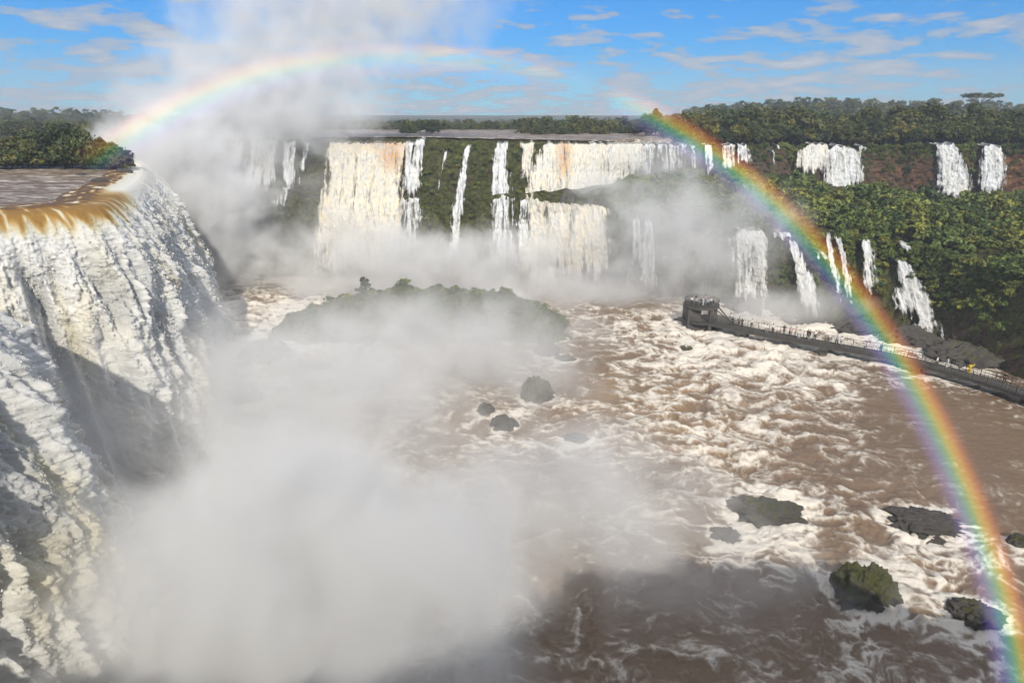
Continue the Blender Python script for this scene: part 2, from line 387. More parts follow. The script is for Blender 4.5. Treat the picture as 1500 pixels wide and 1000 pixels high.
# ---------------------------------------------------------------- the river below
ROCKS = [ # px, py of the foot, half width px, height px, moss, label
 (786, 588, 27, 42, .55, 'mossy domed rock standing in the brown rapids left of centre'),
 (738, 628, 22, 34, .35, 'grey rock half lost in spray, left of the mossy domed rock'),
 (712, 606, 16, 26, .35, 'small grey rock behind the spray, left of the mossy domed rock'),
 (846, 648, 22, 14, .4, 'low dark rock awash in foam below the mossy domed rock'),
 (828, 528, 18, 10, .6, 'flat green rock in the upper rapids'),
 (1012, 512, 16, 8, .6, 'small green rock awash below the lookout'),
 (1275, 888, 44, 50, .62, 'large dark mossy rock in the rapids at the lower right'),
 (1130, 760, 52, 22, .5, 'long low dark rock with weeds in the rapids, right of centre'),
 (1370, 782, 48, 16, .3, 'long low dark rock beside the rainbow'),
 (1440, 915, 34, 26, .5, 'ragged mossy rock near the lower right corner'),
 (1496, 800, 14, 24, .5, 'small dark rock at the right edge below the calm water'),
 (1068, 792, 26, 14, .3, 'dark rock ledge above the shaded water'),
 (385, 528, 42, 46, .35, 'dim pointed rock in the spray right of the near waterfall'),
 (335, 590, 44, 36, .3, 'dim grey rock deep in the spray at the foot of the near waterfall'),
 (365, 625, 26, 30, .3, 'dim small rock under the others in the spray'),
 (800, 520, 24, 34, .3, 'grey rock at the right foot of the island'),
 (1040, 478, 46, 14, .5, 'flat rock shelf under the lookout'),
 (1180, 472, 40, 16, .35, 'wet boulders heaped at the foot of the leaning chute'),
 (1262, 485, 44, 18, .35, 'wet boulders heaped under the forked fall'),
 (1345, 505, 40, 22, .35, 'dark boulders at the foot of the steep chute'),
 (1435, 535, 50, 22, .45, 'dark boulder bank between walkway and right hand cliff'),
 (1100, 455, 40, 12, .35, 'low wet rocks at the foot of the double curtain'),
 (320, 385, 50, 28, .35, 'hazy rock ridge beyond the near waterfall'),
 (360, 392, 60, 22, .35, 'hazy low rock ridge trailing right of the near waterfall'),
 (300, 395, 40, 40, .35, 'hazy dark rock touching the edge of the near waterfall'),
]
RR = []
for q_ in ROCKS:
    P_ = at_z(q_[0], q_[1], 0.); w_ = q_[2]*.85*math.hypot(P_[0], P_[1], H)/F; RR.append((P_[0], P_[1] + w_*.5, w_))
na, nd = 1150, 950
ang = np.linspace(R(-62), R(52), na); dist = np.exp(np.linspace(math.log(14), math.log(215), nd))
X = np.sin(ang)[None, :] * dist[:, None]; Y = np.cos(ang)[None, :] * dist[:, None]
def topx(X, Y):                       # where a river point stands in the layout
    dz = -H; dep = Y*CP - dz*SP; return 750 + F*X/dep, 500 - F*(Y*SP + dz*CP)/dep
QX, QY = topx(X, Y)
def blob(cx, cy, rx, ry, rot=0, p=1.0):
    c_, s_ = math.cos(R(rot)), math.sin(R(rot)); dx = QX-cx; dy = QY-cy
    a_ = (dx*c_ + dy*s_)/rx; b_ = (-dx*s_ + dy*c_)/ry
    return np.exp(-(a_*a_ + b_*b_)**p)
wx = X + 3.2*fbm(X/9, Y/9, 0*X + 3, 3); wy = Y + 3.2*fbm(X/9, Y/9, 0*X + 8, 3)
wx += .9*fbm(X/2.2, Y/2.2, 0*X+5, 3); wy += .9*fbm(X/2.2, Y/2.2, 0*X+15, 3)
big = fbm(wx/16, wy/10, 0*X, 4)
med = ridge(wx/5.5, wy/3.2, 0*X+2, 4)
fin = ridge(wx/1.7, wy/1.05, 0*X+6, 4)
mask = (.58*blob(1050, 610, 190, 100) + .40*blob(960, 500, 220, 60) + .46*blob(1130, 520, 130, 70) + .42*blob(1080, 690, 130, 55, 20)
        + .40*blob(1290, 800, 170, 60, 20) + .45*blob(1200, 830, 130, 45, 35) + .34*blob(900, 780, 130, 45) + .3*blob(1380, 880, 140, 45, 35)
        + .34*blob(760, 640, 160, 60) + .42*blob(1050, 480, 250, 28, 8) + .40*blob(1330, 530, 200, 14, 16) + .22*blob(1250, 640, 60, 30)
        + .34*blob(1340, 745, 130, 30, 10) + .7*blob(250, 560, 170, 130) + .5*blob(500, 480, 220, 50) + .6*blob(390, 445, 130, 45) + .4*blob(1200, 560, 80, 22, 12)
        + .22*blob(900, 960, 400, 60) + .5*blob(1400, 500, 90, 16, 22) + .5*blob(1150, 460, 90, 10, 15))
mask -= .55*blob(1440, 650, 110, 100) + .28*blob(1240, 720, 110, 35, 15) + .25*blob(900, 525, 90, 30) + .22*blob(1010, 560, 60, 16) + .3*blob(1340, 610, 90, 45) + .35*blob(1030, 870, 150, 45, 10) + .3*blob(1300, 950, 200, 30)
foam = mask*.50 - .02 + big*.42 + (med - .52)*1.05 + (fin - .5)*.75 + (ridge(wx/.7, wy/.45, 0*X+26, 3) - .5)*.3
for rx_, ry_, rr_ in RR:
    dq = np.hypot(X-rx_, (Y-ry_)*1.1)/rr_; foam = foam + .8*np.exp(-((dq-1.05)/.35)**2)*(.7 + 1.6*fbm(X, Y, 0*X+5, 3))
for k_ in range(9):
    wa, wb = [(1046,471),(1085,479),(1130,488),(1180,497),(1235,507),(1300,519),(1360,533),(1420,549),(1500,574),(1600,612)][k_:k_+2]
    for q_ in (0, .33, .66):
        foam = foam + .30*blob(wa[0]+(wb[0]-wa[0])*q_, wa[1]+(wb[1]-wa[1])*q_+15, 14, 6, 15)*(1 + 1.5*fbm(X/2, Y/2, 0*X+5, 2))
foam = foam + .55*np.exp(-((X+30)/16)**2 - ((Y-78)/30)**2)
calm = blob(1450, 650, 130, 130, 0, 1.5)
amp = .28 + .95*np.clip(mask, 0, 1); amp = amp*(1 - .8*calm)
Z = amp*(fbm(wx/7, wy/4.5, 0*X+1, 3)*1.5 + (med-.5)*.7) + amp*.35*(fin-.5) + .10*fbm(X/.8, Y/.5, 0*X, 3)
for rx_, ry_, rr_ in RR:
    foam = foam + .30*np.exp(-((X-rx_+.5*(ry_-Y))/rr_/.9)**2)*ss(0, -1.2, (Y-ry_)/rr_)*ss(-5.5, -1, (Y-ry_)/rr_)*(.6+1.3*fin)
foam = foam + .10*Z
tea = np.clip(.9*blob(1070, 590, 22, 14) + .6*blob(880, 570, 30, 20) + .5*blob(1060, 680, 70, 30) + .35*blob(1000,600,120,50), 0, 1)*ss(-.1, .4, big+.2)
me = mesh('river', np.stack([X, Y, Z], -1), grid_faces(nd, na, True), m_river, {'foam': foam.ravel(), 'tea': tea.ravel()})
tag(obj('river', me), 'churning brown river with cream foam below the falls', kind='structure')

# ---------------------------------------------------------------- the near waterfall (left), a thick curved curtain
ctrl = np.array([(-84,150),(-72,128),(-62,110),(-55,95),(-50,82),(-45.5,71),(-49,65.8),(-53,62.5),(-56,59),(-57,55),(-54,51),(-49,47.5),(-43.5,44),(-38.8,40),(-37,34),(-39,24),(-43,12),(-46,0)], float)
def spline(c, n):
    c = np.vstack([2*c[0]-c[1], c, 2*c[-1]-c[-2]]); out = []
    for i in range(1, len(c)-2):
        for t in np.linspace(0, 1, 24, endpoint=False):
            p0, p1, p2, p3 = c[i-1], c[i], c[i+1], c[i+2]
            out.append(.5*((2*p1)+(-p0+p2)*t+(2*p0-5*p1+4*p2-p3)*t*t+(-p0+3*p1-3*p2+p3)*t**3))
    out.append(c[-2]); out = np.array(out)
    s = np.r_[0, np.cumsum(np.linalg.norm(np.diff(out, axis=0), axis=1))]
    q = np.linspace(0, s[-1], n); return np.stack([np.interp(q, s, out[:, 0]), np.interp(q, s, out[:, 1])], -1), q
ns, ntt = 1500, 600
C, S = spline(ctrl, ns)
tan = np.gradient(C, axis=0); tan /= np.linalg.norm(tan, axis=1)[:, None]
nor = np.stack([-tan[:, 1], tan[:, 0]], -1)
if nor[200] @ np.array([1., 0]) < 0: nor = -nor
kk = np.hanning(161); kk /= kk.sum()
nor = np.stack([np.convolve(np.pad(nor[:, i], 80, 'edge'), kk, 'valid') for i in (0, 1)], -1); nor /= np.linalg.norm(nor, axis=1)[:, None]
ZL = 30.0
tau = np.linspace(0, 1, ntt)
l_up = 5.0                                  # metres of smooth water before the lip
path = tau * (l_up + 36)
S2 = S[None, :] + 0*path[:, None]; Pp = path[:, None] + 0*S2
vel = 3.3 + 1.6*fbm(S/9, 0*S, 0*S+4, 2)[None, :]
fall = np.clip(Pp - l_up, 0, None)
zdrop = fall * ss(-1, 5, fall)**.35; zdrop = np.minimum(zdrop, 31.0 + 0*zdrop)
outw = vel*np.sqrt(2*zdrop/9.8) + np.clip(Pp, 0, l_up) - l_up
BX = C[None, :, 0] + nor[None, :, 0]*outw; BY = C[None, :, 1] + nor[None, :, 1]*outw; BZ = ZL - zdrop - .35*ss(l_up-2.5, l_up, Pp)
g = ss(.0, 9, fall)
sw = S2 + 1.3*fbm(S2/4, Pp/14, 0*S2+1, 2) ; lw = Pp
str1 = fbm(sw/7.5, lw/40, 0*S2+20, 3)                    # great folds of water
str2 = fbm(sw/2.2, lw/14, 0*S2+31, 3)
rope = ridge(sw/2.7 + .5*str2, lw/26, 0*S2+61, 2)         # ropes and channels running down
wq = 1.1*fbm(S2/1.6, Pp/4, 0*S2+91, 3)
b1 = puff((BX + wq)/1.7, (BY + .7*wq)/1.7, (BZ + 2*str2)/4.6, 3)
b2 = puff((BX + .5*wq)/.72, (BY - .5*wq)/.72, (BZ + .8*wq)/1.7, 4, gain=.6)
streak = fbm(BX/.45 + .5*wq, BY/.45, BZ/5.5, 4, gain=.62)
b3 = noise(BX/.3 + b1, BY/.3, BZ/.45 + b2)
str3 = fbm(sw/1.15, lw/16, 0*S2+131, 2)
D = g*(2.7*str1 + 3.0*str2 + 1.2*str3 + 2.1*(rope - .5) + 1.5*(b1 - .4)*(.4 + .6*rope)) + ss(.2, 4, fall)*(.55*(b2 - .4) + .10*streak + .20*b3 + .14*noise(BX/.15, BY/.15, BZ/.22 + b2)) + .12*(1-g)*fbm(S2/1.2, Pp/2.5, 0*S2, 3)
BX2 = BX + nor[None, :, 0]*D; BY2 = BY + nor[None, :, 1]*D; BZ2 = BZ + .15*g*(b1-.3)
# tint: tea coloured glassy water over the lip, streaks of it down the folds
px_s = np.array([750 + F*c[0]/(c[1]*CP + (H-ZL)*SP) for c in C])
lipw = (1 - ss(.8, 2.8, fall + 2.4*fbm(S2/1.1, Pp/6, 0*S2+2, 4)))
amber = ((C[:, 1] < 84) & (C[:, 1] > 30)).astype(float); amber = np.convolve(amber, np.ones(60)/60, 'same')[None, :]
upst = 1 - ss(l_up - 3.2, l_up - .6, Pp + .8*fbm(S2/2, Pp/2, 0*S2+7, 3))
tint = lipw*(.66*amber + .06) + upst*(.45)
tint = tint + (upst > .5)*(.95 - .8*ss(.0, .35, fbm(S2/3.0, Pp/1.1, 0*S2+41, 4)) - tint)
tint = tint - .5*lipw*(1-upst)*ss(.05, .4, fbm(S2/.9, Pp/5, 0*S2+47, 3))*amber
strk = ss(.12, .5, fbm(S2/2.6 + .2*str1, Pp/30, 0*S2+55, 3)) * (1 - ss(8, 26, fall)) * g
tint = np.clip(tint + .34*strk + .24*ss(.0, .45, fbm(S2/5, Pp/16, 0*S2+77, 3)) * g, 0, 1)
me = mesh('waterfall', np.stack([BX2, BY2, BZ2], -1), grid_faces(ntt, ns, True), m_fall, {'tint': tint.ravel(), 'thin': np.clip(g*(.55*ss(.55, .25, rope) + .3*ss(.1,-.3,str2) + .34*ss(.02, .35, streak)), 0, 1).ravel()})  # thin carries painted shade in the channels and folds, and streaks of thinner froth
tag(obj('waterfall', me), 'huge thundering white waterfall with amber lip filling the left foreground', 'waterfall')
gs = np.random.default_rng(77); nsp = 110000
P3 = np.stack([BX2, BY2, BZ2], -1)
ii = gs.integers(0, ntt-1, nsp*3); jj = gs.integers(150, ns-1, nsp*3)
wgt = (ss(2, 7, fall)*(.15 + 1.0*ss(.0, .3, fbm(sw/1.5, lw/3.5, 0*S2+301, 3))))[ii, jj]
pk = gs.uniform(0, 1, nsp*3) < wgt; ii = ii[pk][:nsp]; jj = jj[pk][:nsp]; m_ = len(ii)
ctr = P3[ii, jj] + np.concatenate([nor[jj]*gs.exponential(.16, (m_, 1)), gs.normal(0, .1, (m_, 1))], 1) + gs.normal(0, .07, (m_, 3))
rad = gs.uniform(.03, .085, m_)*np.clip(np.hypot(ctr[:, 0], ctr[:, 1])/95, .35, 1.1)*(1 + 1.1*(gs.uniform(0, 1, m_) > .92)); oc = np.array([[1,0,0],[-1,0,0],[0,1,0],[0,-1,0],[0,0,1.9],[0,0,-1.9]], float)
Vd = ctr[:, None] + oc[None]*rad[:, None, None]*gs.uniform(.6, 1.3, (m_, 6, 1)); of = np.array([[0,2,4],[2,1,4],[1,3,4],[3,0,4],[2,0,5],[1,2,5],[3,1,5],[0,3,5]])
Fd = (np.arange(m_)*6)[:, None, None] + of[None]
near_fall = [o_ for o_ in bpy.data.objects if o_.name == 'waterfall'][0]
tag(obj('spray', mesh('spray_drops', Vd.reshape(-1, 3), Fd.reshape(-1, 3), simple('spray_white', (.74, .73, .69), .9, .12, 1.5, .05)), near_fall), kind='stuff')
# water running to that lip from under the islet
up = []
inner = C - nor*(l_up)
for t in np.linspace(0, 1, 50):
    off = t**1.3*70
    up.append(np.stack([inner[:, 0] - off*1.0, inner[:, 1] + off*.25*0 + 0*off, 30.0 - .02 + .25*t + .12*fbm(inner[:, 0]/2, inner[:, 1]/2 + off, 0*off, 3)], -1))
up = np.array(up)[:, ::4]
tag(obj('upper_river', mesh('upper_river', up, grid_faces(50, up.shape[1]), m_up)), 'brown shallow river sliding to the lip of the near waterfall', kind='structure')
# rock body under the near waterfall
rb = []
for zq in np.linspace(29.3, -2, 24):
    off = -3.5 + .03*(29.3-zq); q = C + nor*off; rb.append(np.stack([q[:, 0], q[:, 1], zq + 0*q[:, 0]], -1)[::6])
rb = np.array(rb)
tag(obj('cliff_terrain', mesh('near_cliff', rb, grid_faces(24, rb.shape[1], True), m_cliff, {'red': np.zeros(rb.shape[:2]).ravel(), 'moss': np.zeros(rb.shape[:2]).ravel()+.3})),
    'dark rock face hidden behind the near waterfall', kind='structure')

# ---------------------------------------------------------------- far waterfalls
YL_ = lambda p, q: Yu(p)*0
def surfY(px, py):
    tb, tl = yb(px), yl(px); Bq = Pb(px)[..., 1]; Lq = Yl(px)
    low = Bq + (Lq - Bq) * np.clip((py - tb)/(tl - tb), 0, 1)
    ter = Lq + (Yu(px) - Lq) * np.clip((py - tl)/(yu(px) - tl), 0, 1)
    upp = Yu(px) + (Yt(px) - Yu(px)) * np.clip((py - yu(px))/(yt(px) - yu(px)), -1, 1.2)
    return np.where(py > tl, low, np.where(py > yu(px), ter, upp))
def fallmesh(rowsdef, alpha=.6, tint=.1, off=2.0, seed=0, lip=True, tintf=None, ybase=None):
    """rowsdef: (py, px_left, px_right) down the fall; a curtain hung in front of the rock"""
    rd = np.array(rowsdef, float); hpx = rd[-1, 0]-rd[0, 0]
    nv = int(max(24, hpx*1.1)); nu = int(max(8, np.max(rd[:, 2]-rd[:, 1])*1.3))
    py = np.linspace(rd[0, 0], rd[-1, 0], nv); l = np.interp(py, rd[:, 0], rd[:, 1]); r = np.interp(py, rd[:, 0], rd[:, 2])
    u = np.linspace(0, 1, nu); wd0 = r - l; mg = np.clip(wd0*.22, 2.0, 7.0)*np.interp(py, [py[0], py[0]+14, py[-1]], [.15, .8, 1.3]); l = l - mg; r = r + mg
    wob = noise(py/9, 0*py + seed, 0*py)*1.5*ss(0, 25, py-py[0])
    PXg = l[:, None]*(1-u) + r[:, None]*u + wob[:, None]; PYg = py[:, None] + 0*PXg
    PYg = PYg + (noise(PXg/9, 0*PXg+seed, 0*PXg)*5.0 + noise(PXg/2.5, 0*PXg+seed, 0*PXg)*2.2)*(1 - ss(0, 14, PYg - py[0]))
    PYg = PYg + noise(PXg/6, 0*PXg+seed+9, 0*PXg)*7*ss(.6, 1, (PYg-py[0])/hpx)
    Yc = surfY(PXg, PYg) if ybase is None else ybase(PXg, PYg)
    kw_ = max(3, int(nv*.12)); kr = np.ones(kw_)/kw_
    Yc = np.stack([np.convolve(np.pad(Yc[:, j], (kw_//2, kw_-1-kw_//2), 'edge'), kr, 'valid') for j in range(nu)], -1)
    t = (py - py[0])/hpx
    sd = (u - .5)[None, :]*2; PXg = PXg + sd*np.where(sd > 0, noise(PYg/8, 0*PYg+seed, 0*PYg+3), noise(PYg/8, 0*PYg+seed+5, 0*PYg+1))*np.clip((r-l)*.22, .8, 4)[:, None]
    o = off + 1.2*np.sqrt(t)[:, None] + .0*PXg
    P = at_y(PXg, PYg, Yc)
    su = (P[..., 0]); sv = P[..., 2]
    disp = .8*fbm(su/1.2, sv/5, 0*su+seed, 3) + .45*billow(su/.8, sv/1.4, 0*su+seed, 3)
    P[..., 1] -= o + disp
    al = alpha + 0*PXg
    edge = np.minimum(u, 1-u)[None, :]*(r-l)[:, None]
    al = al - .55*(1 - ss(0, 1, (edge + 1.8*noise(PYg/9, PXg/3, 0*PXg+seed))/(2.1*mg[:, None])))
    al = al - .6*ss(.72, 1, t)[:, None]
    al = al + .28*(1 - ss(.0, .12, t))[:, None]
    tt = tint + .15*noise(su/3, sv/12, 0*su+seed)
    if tintf is not None: tt = tt + tintf(PXg, PYg)
    V = P.reshape(-1, 3); fcs = grid_faces(nv, nu, True); A = {'alpha': al.ravel(), 'tint': np.clip(tt, 0, 1).ravel(), 'su': (su+seed*13).ravel(), 'sv': sv.ravel()}
    if lip:                                     # a little crest of water turning over the edge
        top = P[0].copy(); back = top.copy(); back[:, 1] += off + 1.5; back[:, 2] += .25
        n0 = len(V); V = np.vstack([V, back]); i = np.arange(nu-1)
        fcs = np.vstack([fcs, np.stack([i, i+1, n0+i+1, n0+i], -1)[:, ::-1]])
        for kx in A: A[kx] = np.r_[A[kx], A[kx][:nu]]
    A['alpha'] = np.asarray(A['alpha']) + (.42*fbm(A['su']/2.6, A['sv']/12, 0*A['su']+seed, 3) if np.max(rd[:, 2]-rd[:, 1]) > 30 else 0)
    return mesh('waterfall', V, fcs, m_veil, A)
FALLS = [
 ([(206,345,362),(300,330,360)], .56, .05, 'faint wide veil fall at the far left of the distant wall, half lost in spray'),
 ([(205,378,410),(240,370,408),(278,360,400)], .82, .03, 'white fanning fall beside the veil at the left end of the distant wall'),
 ([(207,421,436),(240,420,436),(262,421,444),(275,425,445)], .76, .0, 'narrow white fall left of the great cream curtain, splitting on a ledge'),
 ([(274,418,432),(302,402,424)], .5, .0, 'short lower cascade under the splitting narrow fall'),
 ([(208,451,457),(255,446,452)], .6, .0, 'hair thin fall left of the great cream curtain'),
 ([(209,488,598),(260,486,590),(345,470,580),(392,462,574)], .90, .36, 'great cream curtain fall with an orange stain at its right lip'),
 ([(208,600,607),(286,588,604)], .62, .05, 'thin white strand just right of the great cream curtain'),
 ([(204,611,624),(240,606,618),(290,596,614)], .74, .08, 'white ribbon fall on the left edge of the mossy green wall'),
 ([(288,590,616),(385,552,612)], .50, .05, 'spreading lower wash under the ribbon fall by the green wall'),
 ([(222,653,656),(286,640,644)], .55, .0, 'thread of water slanting down the mossy green wall'),
 ([(213,684,690),(290,668,680),(325,664,676),(396,656,671)], .66, .0, 'slender stepped fall in the middle of the mossy green wall'),
 ([(209,729,745),(240,723,742),(286,722,748),(300,724,748),(400,716,754)], .68, .0, 'bright laced fall at the right of the mossy green wall'),
 ([(209,763,783),(222,765,780),(268,764,777)], .74, .3, 'short cream fall between the laced fall and the broad golden fall'),
 ([(292,762,778),(396,754,772)], .55, .02, 'lower fall dropping from the shelf beneath the short cream fall'),
 ([(210,797,938),(240,786,938),(272,778,905),(304,774,884)], .90, .28, 'broad golden upper fall with an amber streak, right of centre'),
 ([(288,778,832),(345,774,828),(405,764,826)], .95, .34, 'lower golden fall left of the dark rock fang'),
 ([(290,838,888),(345,834,884),(405,826,880)], .93, .38, 'lower golden fall right of the dark rock fang'),
 ([(211,940,956),(262,938,954)], .52, .0, 'first pale veil right of the broad golden fall'),
 ([(211,962,1000),(255,960,998)], .45, .0, 'second wide pale veil right of the broad golden fall'),
 ([(213,1009,1014),(252,1009,1014)], .55, .0, 'thin fall left of where the rainbow crosses the upper cliff'),
 ([(212,1028,1038),(240,1029,1038),(260,1030,1035)], .66, .05, 'white fall crossed by the rainbow on the upper cliff'),
 ([(212,1054,1072),(250,1052,1070)], .50, .15, 'veil fall just right of the rainbow on the upper cliff'),
 ([(211,1077,1090),(240,1075,1093)], .74, .05, 'small fan shaped white fall right of the rainbow'),
 ([(212,1133,1136),(218,1133,1137)], .75, .0, 'tiny white spout on the bare brown upper cliff'),
 ([(220,1126,1128),(252,1127,1130)], .6, .0, 'single thread fall on the bare brown upper cliff'),
 ([(211,1180,1205),(220,1168,1204),(252,1165,1192)], .88, .22, 'left white fall of the pair below the big round tree'),
 ([(214,1216,1236),(222,1201,1250),(262,1204,1248),(282,1220,1238)], .86, .05, 'right white fall of the pair below the big round tree'),
 ([(214,1252,1263),(240,1250,1255),(272,1252,1260)], .55, .0, 'thin bent fall at the right side of the pair'),
 ([(211,1365,1388),(235,1369,1400),(280,1370,1409),(295,1385,1403)], .86, .05, 'left white fall of the two standing in red rock'),
 ([(213,1432,1456),(245,1429,1457),(286,1424,1452)], .86, .03, 'right white fall of the two standing in red rock'),
 ([(320,925,933),(370,922,936),(430,914,934)], .55, .0, 'faint fall on the low cliff behind the island, left of two'),
 ([(322,943,952),(370,938,956),(428,930,958)], .60, .0, 'faint fall on the low cliff behind the island, right of two'),
 ([(346,1061,1064),(386,1065,1069)], .5, .0, 'hair thin fall beside the double curtain above the lookout'),
 ([(334,1076,1108),(345,1072,1112),(388,1068,1113),(448,1070,1110)], .70, .06, 'double white curtain on the low cliff above the lookout'),
 ([(336,1126,1148),(344,1124,1149)], .66, .0, 'short crest of water on the cliff edge right of the double curtain'),
 ([(350,1149,1157),(370,1153,1167),(400,1161,1177),(455,1168,1194)], .84, .04, 'bright leaning chute right of the double curtain'),
 ([(336,1202,1206),(372,1202,1210),(400,1210,1220),(450,1214,1226)], .66, .02, 'left strand of the forked fall beside the rainbow'),
 ([(338,1212,1219),(370,1222,1230),(440,1226,1236)], .60, .06, 'right strand of the forked fall beside the rainbow'),
 ([(341,1254,1260),(370,1253,1268),(428,1252,1273)], .66, .06, 'narrow fall between the forked fall and the steep chute'),
 ([(348,1278,1284),(372,1280,1286)], .5, .0, 'small trickle over the cliff edge left of the upper cascade'),
 ([(336,1296,1324),(350,1304,1323),(364,1310,1320)], .74, .0, 'little cascade in the greenery above the steep chute'),
 ([(378,1304,1314),(400,1301,1322),(430,1300,1330),(462,1298,1326)], .74, .0, 'left arm of the steep chute on the right hand cliff'),
 ([(384,1314,1322),(410,1322,1336),(450,1330,1350),(480,1328,1362),(497,1336,1376)], .84, .0, 'right arm of the steep chute on the right hand cliff'),
 ([(348,1450,1480),(360,1458,1482),(372,1464,1476)], .66, .0, 'foaming cascade on the green terrace at the right'),
 ([(332,1404,1444),(336,1410,1440)], .6, .0, 'thin line of white water on the green terrace at the right'),
 ([(286,1264,1276),(296,1262,1278)], .6, .0, 'tiny white trickle among bushes below the pair of falls'),
 ([(316,1352,1364),(324,1350,1366)], .6, .0, 'tiny white trickle under the two falls in red rock'),
 ([(366,1188,1200),(374,1186,1202)], .6, .0, 'tiny cascade at the terrace edge beside the rainbow'),
 ([(322,1444,1462),(328,1440,1464)], .6, .0, 'small rapid on the terrace above the foaming cascade'),
 ([(404,1492,1512),(440,1489,1512),(522,1495,1512)], .84, .0, 'fall cut by the right edge of the picture'),
]
def orange(px, py):
    return .75*np.exp(-((px-575)/18)**2)*(1-ss(225, 262, py)) + .25*np.exp(-((px-540)/40)**2)*(1-ss(212, 228, py))
def golden(px, py): return .7*np.exp(-((px-824)/12)**2)*(1-ss(240, 272, py))
for i, (rd, al, ti, lab) in enumerate(FALLS):
    tf = orange if 'orange' in lab else golden if 'golden upper' in lab else None
    tag(obj('waterfall', fallmesh(rd, al, ti, 2.2, i+1, tintf=tf)), lab, 'waterfall')

# ---------------------------------------------------------------- foliage
def crown(rs, Rr, Hh, ncl, npc, leaf, flat=.7, gap=0):
    """leaf-sized faces in clumps round an uneven crown; returns verts, faces, shade. base at z=0 of crown"""
    g_ = np.random.default_rng(rs)
    th = g_.uniform(0, 2*np.pi, ncl); ph = np.arccos(g_.uniform(-.35, 1, ncl)); rr = g_.uniform(.55, 1.0, ncl)**.7
    lob = 1 + .28*np.sin(th*g_.integers(2, 4) + g_.uniform(0, 6)) 
    c_ = np.stack([np.cos(th)*np.sin(ph)*Rr*rr*lob, np.sin(th)*np.sin(ph)*Rr*rr*lob, Hh*.5 + np.cos(ph)*Hh*.5*rr], -1)
    cs = g_.uniform(.6, 1.25, ncl)*Rr*.34
    nL = ncl*npc; ci = np.repeat(np.arange(ncl), npc)
    q = g_.normal(size=(nL, 3)); q /= np.linalg.norm(q, axis=1)[:, None]; q *= g_.uniform(.45, 1, (nL, 1))
    pos = c_[ci] + q*cs[ci][:, None]*np.array([1, 1, flat])
    nrm = q*.8 + g_.normal(size=(nL, 3))*.5 + np.array([0, 0, .45]); nrm /= np.linalg.norm(nrm, axis=1)[:, None]
    t1 = np.cross(nrm, g_.normal(size=(nL, 3))); t1 /= np.linalg.norm(t1, axis=1)[:, None]; t2 = np.cross(nrm, t1)
    s = leaf*g_.uniform(.6, 1.3, nL)[:, None]
    V = np.stack([pos - t1*s, pos - t2*s*.55, pos + t1*s + nrm*s*.15, pos + t2*s*.55], 1).reshape(-1, 3)
    sh = np.clip(g_.uniform(.0, 1, ncl)[ci]*.7 + g_.uniform(0, .3, nL), 0, 1)
    return V, np.arange(nL*4).reshape(-1, 4), np.repeat(sh, 4)
def trunk_mb(g_, h, r, Rr):
    m = MB(); b = (g_.uniform(-.3, .3), g_.uniform(-.3, .3))
    top = (b[0]*1.5, b[1]*1.5, h)
    m.tube([(0, 0, -.8), (0, 0, 0), (b[0], b[1], h*.5), top], [r*1.5, r*1.2, r, r*.7], 7)
    for k in range(5):
        a = g_.uniform(0, 6.28); e = Rr*g_.uniform(.5, .8)
        m.tube([(b[0]*1.3, b[1]*1.3, h*g_.uniform(.6, .95)), (b[0]+math.cos(a)*e*.5, b[1]+math.sin(a)*e*.5, h*1.15), (math.cos(a)*e, math.sin(a)*e, h*1.3+.4)], [r*.55, r*.4, r*.15], 5)
    return m
tree_src = []
for k in range(9):
    g_ = np.random.default_rng(100+k)
    Rr = g_.uniform(2.3, 3.4); Hh = g_.uniform(4.0, 6.0); th = g_.uniform(2.2, 4.2)
    if k == 7: Rr, Hh, th = 2.0, 7.0, 2.5
    V, fcs, sh = crown(200+k, Rr, Hh, 34, 46, .34); V[:, 2] += th*.30
    tree_src.append((trunk_mb(g_, th, .16, Rr).mesh('trunk', m_bark, True), mesh('crown', V, fcs, m_leaf if k % 2 else m_leaf2, {'shade': sh}, smooth=False), (V, fcs, sh)))
def place_tree(loc, s, k, label, group, name='rainforest_tree', cat='tree', sz=None):
    t = empty(name, loc, random.uniform(0, 6.28)); t.scale = (s, s, sz or s*random.uniform(.9, 1.2))
    tag(t, label, cat, group)
    obj('trunk', tree_src[k][0], t); obj('crown', tree_src[k][1], t)
    return t
def scatter_mass(name, label, pts, scales, srcs, mat):
    Vs, Fs, Ss, Hs = [], [], [], []; n0 = 0; g_ = np.random.default_rng(9)
    for p_, s in zip(pts, scales):
        V, fcs, sh = srcs[g_.integers(len(srcs))]
        a = g_.uniform(0, 6.28); ca, sa = math.cos(a), math.sin(a)
        W = np.stack([V[:, 0]*ca - V[:, 1]*sa, V[:, 0]*sa + V[:, 1]*ca, V[:, 2]*g_.uniform(.85, 1.2)], -1)*s + p_
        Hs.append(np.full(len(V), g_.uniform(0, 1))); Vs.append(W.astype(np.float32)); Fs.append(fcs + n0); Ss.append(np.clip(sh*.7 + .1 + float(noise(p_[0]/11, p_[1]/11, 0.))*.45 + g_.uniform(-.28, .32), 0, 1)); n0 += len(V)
    o = obj(name, mesh(name, np.vstack(Vs), np.vstack(Fs), mat, {'shade': np.concatenate(Ss), 'hue': np.concatenate(Hs)}, smooth=False))
    return tag(o, label, kind='stuff')
lite = []
for k in range(10):
    g_ = np.random.default_rng(300+k); Rr = g_.uniform(2.4, 3.4); Hh = g_.uniform(4, 6)
    V, fcs, sh = crown(400+k, Rr, Hh, 18, 20, .52); V[:, 2] += 1.6; lite.append((V, fcs, sh))
bushsrc = []; bush_me = []
